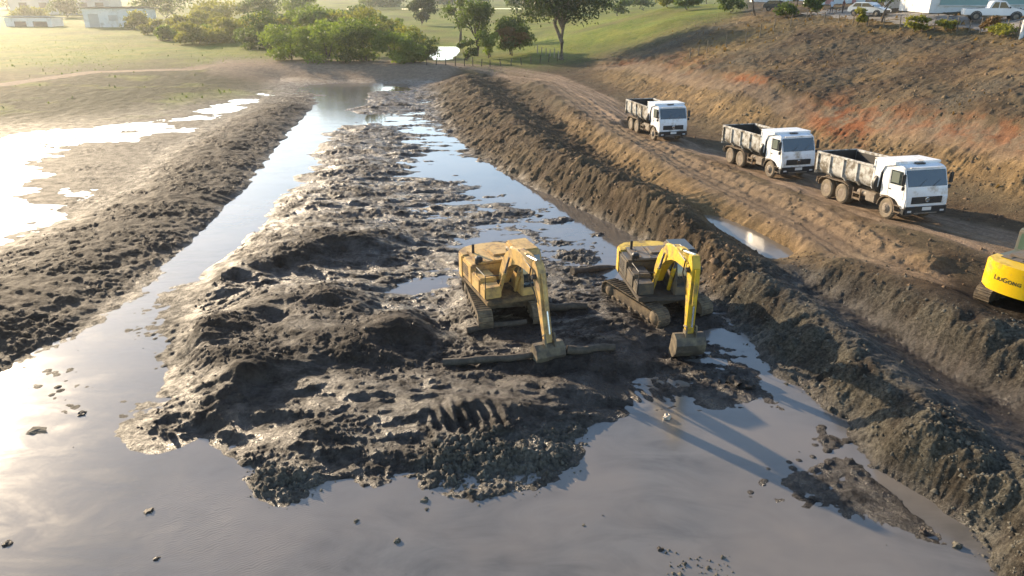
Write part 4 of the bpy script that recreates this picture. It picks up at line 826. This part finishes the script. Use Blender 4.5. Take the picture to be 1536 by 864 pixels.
# ---------------------------------------------------------------- leaves
def leaf_mat(name, a, b, trans=.45):
    m = bpy.data.materials.new(name); m.use_nodes = True; nt = m.node_tree; bs = nt.nodes['Principled BSDF']; bs.inputs['Roughness'].default_value = .6; bs.inputs['Specular IOR Level'].default_value = .25
    n = noise(nt, .9, 3, .6, 'World'); at = nd(nt, 'ShaderNodeAttribute', attribute_name='shade'); f = math_(nt, 'ADD', math_(nt, 'MULTIPLY', n, .5), math_(nt, 'MULTIPLY', at.outputs['Fac'], .5))
    c = mixc(nt, remap(nt, f, .3, .7), a, b); nt.links.new(c, bs.inputs['Base Color'])
    tr = nd(nt, 'ShaderNodeBsdfTranslucent'); nt.links.new(mixc(nt, 1., c, (1.25,1.25,.7), 'MULTIPLY'), tr.inputs[0]); mx = nd(nt, 'ShaderNodeMixShader'); mx.inputs[0].default_value = trans
    nt.links.new(bs.outputs[0], mx.inputs[1]); nt.links.new(tr.outputs[0], mx.inputs[2]); nt.links.new(mx.outputs[0], nt.nodes['Material Output'].inputs['Surface']); return m
L_bright = leaf_mat('bright_green_leaves', (.09,.14,.02), (.20,.26,.045)); L_mid = leaf_mat('green_leaves', (.045,.080,.016), (.11,.15,.03)); L_dark = leaf_mat('dark_green_leaves', (.022,.040,.011), (.060,.085,.02), .35); L_dry = leaf_mat('dry_leaves', (.13,.075,.03), (.22,.14,.055), .3); L_yel = leaf_mat('yellow_green_leaves', (.14,.15,.025), (.26,.25,.05))
M_trunk = paint('bark', (.085,.068,.05), .85, dirt=(.04,.03,.025), amt=.6, scale=5, bmp=.6); M_paletrunk = paint('pale_bark', (.24,.19,.135), .85, dirt=(.08,.06,.045), amt=.5, scale=5, bmp=.5)
def leaves_mesh(name, clumps, n, ls, aspect=.55):
    C = np.array([c[:3] for c in clumps]); Rr = np.array([c[3:6] for c in clumps]); vol = Rr.prod(1)**.67; k = RNG.choice(len(C), n, p=vol/vol.sum())
    d = RNG.normal(size=(n, 3)); d /= np.linalg.norm(d, axis=1, keepdims=True); rad = RNG.random(n)**.45*(1+.18*RNG.normal(size=n)); P = C[k]+d*Rr[k]*rad[:, None]
    a = RNG.normal(size=(n, 3)); a /= np.linalg.norm(a, axis=1, keepdims=True); b = np.cross(a, RNG.normal(size=(n, 3))); b /= np.linalg.norm(b, axis=1, keepdims=True)
    s = ls*RNG.uniform(.6, 1.4, n)[:, None]; A = a*s; B = b*s*aspect
    V = np.stack([P-A, P+B*.8, P+A, P-B], 1).reshape(-1, 3); me = mesh_np(name, V, np.arange(4*n).reshape(n, 4), False)
    at = me.attributes.new('shade', 'FLOAT', 'POINT'); at.data.foreach_set('value', np.repeat(RNG.random(len(C))[k]*.6+RNG.random(n)*.4, 4).astype(np.float32)); return me
def tree(name, label, px, py, wpx, hpx, mat, trunk=.25, n=2600, cat='tree', group=None, bark=None, nclump=14, ls=None, squat=.5, limbs=5, base=None, flat=.55):
    p = base or hit(px, py); s = FPX/depth_of(p); W, Hh = wpx/s, hpx/s; rs = np.random.default_rng(int(px*7+py*3))
    t = thing(name, p, (0, 0, 0), label, cat, group); th = Hh*trunk; cz = th+(Hh-th)*.5; clumps = []
    for k in range(nclump):
        a = rs.random()*6.28; r = math.sqrt(rs.random())*.72; h = rs.uniform(-.8, .85); f = math.sqrt(max(.1, 1-h*h*.75)); sz = rs.uniform(.20, .36)
        h = h if trunk > .02 else rs.uniform(-1.0, .8); f = f if trunk > .02 else math.sqrt(max(.15, 1-max(h, 0)**2*.8)); clumps.append((math.cos(a)*r*f*W/2, math.sin(a)*r*f*W/2, cz+h*(Hh-th)*.42, W*sz*.62, W*sz*.62, max((Hh-th)*sz*flat, W*sz*.3)))
    link('crown', leaves_mesh('crown', clumps, n, ls or max(.10, 2.2/s)), mat, t)
    m = MB(); r0 = max(.05, Hh*.022); top = Vector((0, 0, cz)); m.path([Vector((0, 0, -.15)), Vector((.03*W*rs.normal(), 0, th*.5)), Vector((.04*W*rs.normal(), .02*W, th)), top], [r0*1.25, r0, r0*.8, r0*.35], 8); tk = m.build('trunk', bark or M_trunk, t, None, True)
    for k in range(limbs):
        c = clumps[k]; b0 = Vector((0, 0, max(.1, th*rs.uniform(.55, 1.05)))); e = Vector(c[:3]); mid2 = b0.lerp(e, .5)+Vector((0, 0, Hh*.04)); m = MB(); m.path([b0, mid2, e], [r0*.55, r0*.35, r0*.12], 6); m.build('limb', bark or M_trunk, tk, None, True)
    return t
g = 'shrubs along the dyke'; SHRUBS_ = []
rt = np.random.default_rng(5)
for k in range(10):
    px = 215+k*17+rt.normal()*4; py = 44+(k % 3)*8; w = rt.uniform(38, 56); SHRUBS_.append((px, py, w, w*.5, [2, 2, 0][k % 3], 'meadow'))
for k in range(22):
    px = 375+k*12.5+rt.normal()*5; py = rt.choice([86, 74, 62, 50])+rt.normal()*3; w = rt.uniform(50, 85)*(.6+py/200); h = w*rt.uniform(.5, .75)
    rowname = 'front' if py > 80 else 'second' if py > 68 else 'third' if py > 56 else 'back'
    SHRUBS_.append((px, py, w, h, [0, 1, 0, 2][k % 4], rowname))

for i, (px, py, w, h, mt, lab) in enumerate([(438,90,85,52,L_bright,'bright green shrub at the left end of the thicket behind the dyke'),(492,92,95,66,L_bright,'tall bright shrub in the middle of the dyke thicket'),(545,92,90,62,L_mid,'darker green shrub right of the tall bright one'),(592,93,75,44,L_bright,'low rounded shrub behind the dyke'),(622,94,40,28,L_bright,'small round bush beside the stream'),
  (465,62,95,50,L_bright,'sunlit shrub standing behind the thicket, left'),(530,60,95,48,L_yel,'yellowish shrub standing behind the thicket, right'),(395,72,70,36,L_mid,'shrub between the meadow and the thicket'),(352,62,75,34,L_yel,'yellow-green shrub on the left meadow'),(300,66,70,30,L_yel,'low yellow-green shrub farther left on the meadow'),(585,66,70,34,L_yel,'low shrub in front of the far pasture')]):
    tree('shrub', lab, px, py, w*1.1, h, mt, .0, 3600, 'shrub', g, nclump=16, limbs=3)
ORD = ('first', 'second', 'third', 'fourth', 'fifth', 'sixth', 'seventh', 'eighth', 'ninth', 'tenth', 'eleventh', 'twelfth')
def ordn(px): return ORD[min(11, int((px-365)/23))]+' place'
for px, py, w, h, mk, rowname in SHRUBS_:
    tree('shrub', '%s shrub in the %s row of the dyke thicket, %s from left' % (('bright green', 'mid green', 'yellow-green')[mk], rowname, ordn(px)) if rowname != 'meadow' else 'low %s bush on the left meadow, %s from the white house' % (('bright green', 'mid green', 'yellow-green')[mk], ORD[int((px-205)/17)]), px, py, w, h, (L_bright, L_mid, L_yel)[mk], .0, 1700, 'shrub', 'thicket shrubs in the %s row' % rowname, nclump=12, limbs=2)
for px, py, w, h, mt, lab in [(1060,6,70,40,L_mid,'leafy tree at the top of the grassy slope'),(1195,10,60,36,L_dark,'dark tree behind the pale low house'),(1225,14,40,34,L_mid,'slim tree left of the two people'),(1345,10,60,30,L_dark,'dark tree behind the grey street wall'),(985,4,80,40,L_dark,'dark tree at the top edge right of centre'),(905,14,70,44,L_mid,'tree right behind the roadside tree')]:
    tree('tree', lab, px, py, w, h, mt, .2, 1800, 'tree', 'trees on the ridge', nclump=13, limbs=4)
tree('tree', 'large dark-crowned tree with pale trunk beside the road bend', 842, 90, 185, 140, L_dark, .36, 14000, bark=M_paletrunk, nclump=26, limbs=9, flat=.42)
tree('bush', 'dark rounded bush tree left of the large roadside tree', 765, 82, 80, 56, L_mid, .08, 4200, 'bush', nclump=18); tree('bush', 'reddish dry bush in front of the dark rounded bush', 768, 84, 56, 42, L_dry, .25, 1500, 'bush', nclump=9)
tree('tree', 'slender tree with thin crown near the stream', 715, 84, 70, 88, L_mid, .28, 2600, nclump=14, limbs=7); tree('tree', 'tall sparse tree left of the slender one', 690, 66, 60, 80, L_mid, .35, 1500, nclump=10, limbs=7)
tree('bush', 'small bush at the water beside the stream', 700, 92, 38, 34, L_mid, .06, 1000, 'bush', nclump=8); tree('bush', 'leafy bush in front of the rounded bush tree', 733, 88, 44, 44, L_bright, .06, 1300, 'bush', nclump=8)
tree('tree', 'lone dark tree on the far pasture', 633, 38, 48, 42, L_dark, .12, 2200, nclump=12)
for px, py, w, h, mt, lab in [(250,30,110,40,L_mid,'wide tree behind the white house'),(330,34,100,34,L_yel,'yellow-green tree right of the white house'),(390,36,80,44,L_mid,'tree at the back of the left meadow'),(450,32,80,40,L_bright,'tree behind the sunlit shrub'),(48,32,60,20,L_yel,'low tree in front of the pale farm buildings'),(100,26,70,26,L_mid,'tree between the farm buildings'),(10,14,60,30,L_mid,'tree at the top left corner'),(810,24,70,50,L_dark,'dark tree at the top behind the roadside tree'),(775,20,50,36,L_mid,'small tree at the top, left of the dark one'),(570,10,90,18,L_mid,'far tree line tree near the top centre'),(690,6,120,16,L_dark,'far dark tree near the top edge')]:
    tree('tree', lab, px, py, w, h, mt, .1, 1800, 'tree', 'trees beyond the meadow', nclump=14, limbs=3)
tree('tree', 'thick dark-trunked tree on the hilltop beside the parked cars', 1132, 24, 150, 95, L_dark, .50, 4200, nclump=18, limbs=7)
tree('tree', 'leafy tree hanging in front of the hilltop car', 1322, 34, 105, 62, L_mid, .50, 3000, nclump=13, limbs=5)
for px, py, w, h, mt, lab in [(1372,48,50,24,L_yel,'yellow-green bush on the fence line below the street'),(1418,46,40,18,L_yel,'low bush on the fence line left of the dry one'),(1487,54,36,28,L_dry,'dry orange bush below the pickup'),(1285,40,30,26,L_yel,'slim yellow bush under the hilltop tree'),(1096,20,46,34,L_mid,'bush left of the thick hilltop tree'),(1180,26,50,20,L_mid,'bush right of the thick hilltop tree'),(1500,58,60,18,L_yel,'low grassy bush near the right end of the fence'),(1030,16,50,30,L_mid,'bush at the top of the grassy slope'),(965,16,60,34,L_mid,'bush on the grassy slope, top centre right'),(1000,12,46,26,L_yel,'yellowish bush at the top of the slope'),(925,24,50,30,L_mid,'bush on the slope right of the roadside tree'),(1215,22,34,22,L_mid,'slim bush left of the two people')]:
    tree('bush', lab, px, py, w, h, mt, .08, 1000, 'bush', 'bushes on the hill', nclump=9, limbs=2)
# grass tufts: meadow, bank and fence line
def tufts(name, n, dens, mat, label, hmin, hmax, ymax=190):
    x, y, z = scatter(n, dens, ymax); k = len(x); h = RNG.uniform(hmin, hmax, k); a = RNG.random(k)*6.28; w = h*RNG.uniform(.3, .7, k); lx, ly = RNG.normal(0, .25, k)*h, RNG.normal(0, .25, k)*h; c, s = np.cos(a)*w, np.sin(a)*w
    V = np.stack([np.c_[x-c, y-s, z-.03], np.c_[x+c, y+s, z-.03], np.c_[x+lx+c*.4, y+ly+s*.4, z+h], np.c_[x+lx-c*.5, y+ly-s*.3, z+h*.8]], 1).reshape(-1, 3)
    me = mesh_np(name, V, np.arange(4*k).reshape(k, 4), False); at = me.attributes.new('shade', 'FLOAT', 'POINT'); at.data.foreach_set('value', np.repeat(RNG.random(k), 4).astype(np.float32)); o = link(name, me, mat); o['kind'] = 'stuff'; o['label'] = label
tufts('meadow_grass', 60000, np.clip(grass*(1-dyke)*(1-lroad)*np.clip(.4+fbm(XX*.08, YY*.08, 3, 170)*2, 0, 1)*(YY > 60)*(YY < 180), 0, 1), L_bright, 'sunlit grass of the far meadow', .05, .13)
tufts('bank_grass', 9000, np.clip(bankg*grass_w*(1-dyke)*(1-lroad), 0, 1), L_mid, 'weeds on the left bank', .1, .3)
tufts('dry_grass', 9000, np.clip(dry*hill*1.2, 0, 1), L_dry, 'dry grass along the hill fence', .12, .35)
tufts('hill_weeds', 7000, np.clip(hill*(1-cut)*(1-ledge)*np.clip(.2+2*fbm(XX*.25, YY*.25, 3, 260), 0, 1)*.8, 0, 1), L_dry, 'sparse dry weeds over the bare hillside', .08, .22)
# ---------------------------------------------------------------- fences
M_post = paint('weathered_post', (.20,.165,.12), .85, dirt=(.08,.06,.04), amt=.5, scale=6); M_darkpost = paint('dark_post', (.06,.048,.036), .85); M_wire = paint('wire', (.12,.11,.10), .6, .3)
def fence(pts, n, h, label, mat, r=.05, wires=2):
    P = []
    for k in range(n):
        t = k/(n-1)*(len(pts)-1); i = min(int(t), len(pts)-2); f = t-i; P.append(hit(pts[i][0]+(pts[i+1][0]-pts[i][0])*f, pts[i][1]+(pts[i+1][1]-pts[i][1])*f))
    t = thing('wire_fence', P[0], label=label, cat='fence', group='wire fences')
    for k, p in enumerate(P):
        q = p-P[0]; hh = h*random.uniform(.8, 1.15); l = Vector((random.gauss(0, .06), random.gauss(0, .06), 0)); m = MB(); m.path([q-Vector((0, 0, .2)), q+l*.5+Vector((0, 0, hh*.5)), q+l+Vector((0, 0, hh))], [r*1.1, r, r*.85], 7); m.build('post', mat, t)
    for w in range(wires):
        m = MB(); zz = h*(.45+.4*w); m.path([p-P[0]+Vector((0, 0, zz)) for p in P], .009, 4); m.build('wire', M_wire, t)
fence([(1215,30),(1300,40),(1400,46),(1470,50),(1545,58)], 17, 1.25, 'thin post fence along the top of the bare hillside', M_post, .055)
fence([(1035,88),(1060,80),(1118,64),(1160,48),(1210,32)], 9, 1.4, 'post fence running down the hill through dry grass', M_post, .055)
fence([(640,98),(690,99),(735,100),(790,97),(836,92)], 15, 1.15, 'dark post fence beside the road bend below the trees', M_darkpost, .07)
fence([(806,80),(822,84),(838,88)], 6, 1.3, 'short pale fence at the foot of the roadside tree', paint('pale_board', (.42,.36,.26), .8), .09, 3)
# ---------------------------------------------------------------- buildings
M_wall = paint('white_wall', (.70,.71,.70), .75, dirt=(.45,.42,.36), amt=.25, scale=.8); M_roof = paint('grey_roof', (.24,.22,.20), .8, scale=1.); M_hole = paint('dark_opening', (.07,.065,.06), .7); M_teal = paint('teal_wall', (.24,.36,.34), .7, scale=.8); M_pink = paint('pink_wall', (.5,.22,.18), .75); M_greyw = paint('grey_wall', (.42,.42,.40), .8, scale=.8)
def house(label, px, py, wpx, h, dep, rot, wall, roof, openings, over=.5, pitch=.0, name='house', ridge=0.):
    p = hit(px, py); s = FPX/depth_of(p); W = wpx/s; t = thing(name, p, (0, 0, rot), label, 'house', None)
    m = MB(); m.box((0, dep/2, h/2-.2), (W, dep, h+.4)); m.build('wall', wall, t)
    if roof is not None:
        m = MB()
        if ridge: m.prism([(-W/2-over, h+.02),(0, h+ridge),(W/2+over, h+.02),(W/2+over, h+.14),(0, h+ridge+.14),(-W/2-over, h+.14)], -over, dep+over)
        else: m.box((0, dep/2, h+.12), (W+2*over, dep+2*over, .18), .02, Euler((pitch, 0, 0)).to_matrix())
        m.build('roof', roof, t)
    for x0, x1, z0, z1, mt, nm in openings:
        m = MB(); m.box(((x0+x1)/2*W, -.03, (z0+z1)/2*h), ((x1-x0)*W, .10, (z1-z0)*h)); w = m.build(nm, mt, t)
        m = MB(); m.box(((x0+x1)/2*W, -.06, z0*h-.05), ((x1-x0)*W+.2, .2, .08)); m.build('sill', wall, w)
    return t
house('white house with low grey roof beyond the left meadow', 175, 41, 88, 5.0, 9, .12, M_wall, M_roof, [(-.42,-.26,0,.72,M_greyw,'door'),(.22,.42,0,.62,M_hole,'doorway'),(-.1,.05,.35,.65,M_greyw,'window')], 1.0, -.06)
house('pale long building behind the white house', 92, 22, 150, 6.5, 10, .0, M_greyw, M_roof, [(-.4,-.32,.3,.7,M_hole,'window'),(-.2,-.12,.3,.7,M_hole,'window'),(.0,.08,.3,.7,M_hole,'window'),(.2,.28,.3,.7,M_hole,'window'),(.36,.44,.0,.7,M_hole,'door')], .8)
house('low white shed at the left edge of the meadow', 44, 40, 74, 2.4, 5, -.08, M_wall, paint('pale_sheet_roof', (.55,.56,.57), .6), [(-.3,-.05,0,.6,M_hole,'doorway'),(.1,.4,0,.6,M_hole,'doorway')], .4, -.12)
house('white street house with teal recessed front above the pickup', 1482, 14, 168, 4.2, 8, -.10, M_wall, None, [(-.42,-.02,.10,1.02,M_teal,'wall_panel'),(.10,.46,.12,1.02,M_teal,'wall_panel')])
house('white house with a red strip behind the two people', 1262, 6, 70, 4, 6, .0, M_wall, M_roof, [(-.35,-.22,0,.7,M_pink,'door'),(.22,.3,0,.9,M_pink,'wall_strip')])
house('grey wall along the street right of the hilltop tree', 1365, 10, 78, 2.8, .4, .1, M_greyw, None, [(-.2,.1,0,.7,M_teal,'gate')], name='street_wall')
house('pale low house left of the thick hilltop tree', 1175, 2, 90, 3.6, 6, .05, M_wall, M_roof, [(-.3,-.1,.2,.7,M_hole,'window'),(.1,.25,0,.75,M_teal,'door')])
def post_thing():
    p = hit(1531, 58); t = thing('white_post', p, label='short white bollard-like post at the right edge below the pickup', cat='post')
    m = MB(); m.lathe([(.16,-.2),(.16,1.45),(.14,1.5),(.05,1.52)], (0, 0, 0), 'z', 14); m.build('shaft', M_wall, t, smooth=True); m = MB(); m.lathe([(.19,1.25),(.19,1.32)], (0, 0, 0), 'z', 14); m.build('band', M_greyw, t)
post_thing()
# hilltop street: a paved strip that follows the ground
def strip_on_ground(name, pts, w, mat, dz=.05):
    W_ = []
    for a, b in zip(pts[:-1], pts[1:]):
        for k in range(14): t = k/14; W_.append(hit(a[0]+(b[0]-a[0])*t, a[1]+(b[1]-a[1])*t))
    V, F = [], []
    for i, p in enumerate(W_):
        d = W_[min(i+1, len(W_)-1)]-W_[max(i-1, 0)]; n = Vector((-d.y, d.x, 0)).normalized()
        for k in range(7): q = p+n*w*(k/6-.5); V.append((q.x, q.y, float(gz(q.x, q.y))+dz))
    for i in range(len(W_)-1):
        for k in range(6): a = i*7+k; F.append((a, a+1, a+8, a+7))
    me = bpy.data.meshes.new(name); me.from_pydata(V, [], F); o = link(name, me, mat); o['kind'] = 'structure'; return o
strip_on_ground('street', [(1230,17),(1330,24),(1420,29),(1540,36),(1700,46)], 5.5, paint('dusty_asphalt', (.20,.18,.155), .85, scale=.7))
# ---------------------------------------------------------------- cars on the hilltop
def make_pickup(name, label, px, py, yaw, col, cat, bed=True, L=5.3):
    p = hit(px, py); t = thing(name, p, (0, 0, yaw), label, cat, 'vehicles parked on the hilltop'); Mb = paint('car_paint_'+name, col, .25); W = .92; h = L/2
    if bed: prof = [(-h,.50),(-h,1.08),(-.62,1.10),(-.48,1.72),(-.2,1.80),(.62,1.78),(1.18,1.16),(h-.25,1.04),(h,.90),(h,.48)]
    else: prof = [(-h,.45),(-h,.95),(-h+.25,1.02),(-h+.75,1.46),(.3,1.48),(1.0,.98),(h-.3,.86),(h,.7),(h,.42)]
    m = MB(); m.prism(prof, -W, W, 'y', .06); m.build('body', Mb, t, smooth=True)
    if bed: m = MB(); m.box((-h+.95, 0, 1.085), (1.5, 1.5, .03)); m.build('bed_cover', M_black, t)
    zt, zb_, xa, xb, xc, xd = (1.68, 1.16, -.38, -.28, .56, .98) if bed else (1.40, 1.02, -h+.62, -h+.85, .22, .82)
    for s in (-1, 1):
        mm = (xb+xc)/2
        for a0, a1, b0, b1 in ((xa-.1, mm-.04, xb, mm-.04), (mm+.04, xd, mm+.04, xc)):
            m = MB(); m.prism([(a0, zb_),(b0, zt),(b1, zt),(a1, zb_)], s*(W-.01), s*(W+.012)); m.build('side_window', M_glass, t)
        m = MB(); m.box((xd+.05, s*(W+.10), zb_+.06), (.12, .2, .16), .03); m.build('mirror', M_black, t)
        m = MB(); m.box((h-.02, s*.68, .86 if bed else .66), (.1, .32, .14), .02); m.build('headlight', M_lamp, t)
        for x in (-h*.60, h*.64):
            w = bpy.data.objects.new('wheel', None); COL.objects.link(w); w.parent = t; r = .40 if bed else .32
            m = MB(); m.lathe([(r*.55, s*(W-.22)),(r, s*(W-.2)),(r, s*(W+.01)),(r*.62, s*(W+.03))], (x, 0, r), 'y', 22); m.build('tyre', M_black, w, smooth=True)
            m = MB(); m.lathe([(r*.60, s*(W+.02)),(r*.5, s*(W+.035)),(r*.15, s*(W+.045))], (x, 0, r), 'y', 14); m.build('rim', M_rim, w, smooth=True)
            a = [(x+math.cos(q)*(r+.10), r+math.sin(q)*(r+.10)) for q in np.linspace(0, math.pi, 9)]+[(x+math.cos(q)*(r+.02), r+math.sin(q)*(r+.02)) for q in np.linspace(math.pi, 0, 9)]; m = MB(); m.prism(a, s*(W-.04), s*(W+.03)); m.build('wheel_arch', M_black, t)
    m = MB(); m.prism([(xc+.10, zt+.02),(xd+.16, zb_+.02),(xd+.13, zb_-.02),(xc+.06, zt)], -W+.12, W-.12); m.build('windshield', M_glass, t)
    m = MB(); m.box((h+.01, 0, .80 if bed else .58), (.05, 1.1, .26), .02); m.build('grille', M_black, t); m = MB(); m.box((h+.0, 0, .52 if bed else .42), (.14, 1.8, .16), .03); m.build('bumper', M_black, t); return t
make_pickup('pickup', 'white double-cab pickup parked on the hilltop street at the top right', 1488, 31, -.38, (.80,.81,.83), 'pickup')
make_pickup('parked_car', 'white car half hidden behind the leafy hilltop tree', 1302, 25, -.9, (.72,.74,.76), 'car', False, 4.2)
make_pickup('dark_parked_car', 'dark parked car in the shade right of the thick hilltop tree', 1166, 17, -.35, (.05,.05,.055), 'car', False, 4.1)
# ---------------------------------------------------------------- two people on the hilltop
def person(px, py, label, shirt, legs, yaw):
    p = hit(px, py); t = thing('person', p, (0, 0, yaw), label, 'person', 'people on the hilltop'); Hh = 1.72
    V = [(0,0,.93),(0,0,1.15),(0,0,1.38),(0,0,1.48),(0,.01,1.62),(0,.02,1.72),(.19,0,1.40),(.27,.03,1.13),(.25,.12,.90),(-.19,0,1.40),(-.27,.03,1.13),(-.22,.14,.92),(.10,0,.88),(.11,.04,.48),(.11,0,.07),(.11,.16,.04),(-.10,0,.88),(-.12,-.02,.48),(-.12,-.06,.07),(-.12,.09,.04)]
    E = [(0,1),(1,2),(2,3),(3,4),(4,5),(2,6),(6,7),(7,8),(2,9),(9,10),(10,11),(0,12),(12,13),(13,14),(14,15),(0,16),(16,17),(17,18),(18,19)]
    Rd = [.15,.14,.16,.06,.10,.07,.07,.05,.04,.07,.05,.04,.09,.065,.05,.04,.09,.065,.05,.04]
    me = bpy.data.meshes.new('body'); me.from_pydata(V, E, []); o = link('body', me, None, t); sm = o.modifiers.new('s', 'SKIN'); me.skin_vertices[0].data[0].use_root = True
    for i, r in enumerate(Rd): me.skin_vertices[0].data[i].radius = (r, r*.8)
    o.modifiers.new('d', 'SUBSURF').levels = 1; dg = bpy.context.evaluated_depsgraph_get(); m2 = bpy.data.meshes.new_from_object(o.evaluated_get(dg)); o.modifiers.clear(); o.data = m2
    for mt in (shirt, legs, paint('skin', (.22,.12,.075), .6), paint('hair', (.02,.016,.013), .7), paint('shoe', (.05,.045,.04), .7)): m2.materials.append(mt)
    for f in m2.polygons:
        c = f.center; f.use_smooth = True; f.material_index = 3 if c.z > 1.66 or (c.z > 1.55 and c.y < -.02) else 2 if c.z > 1.45 or (abs(c.x) > .2 and c.z < 1.15) else 0 if c.z > .92 else 1 if c.z > .09 else 4
person(1246,22, 'person in pale blue shirt standing at the hilltop fence', paint('pale_blue_cloth', (.42,.50,.62), .9), paint('dark_blue_trousers', (.03,.035,.05), .9), 2.6)
person(1263,21, 'person in dark clothes beside the one in pale blue', paint('dark_red_cloth', (.10,.045,.05), .9), paint('black_trousers', (.02,.02,.022), .9), -2.4)
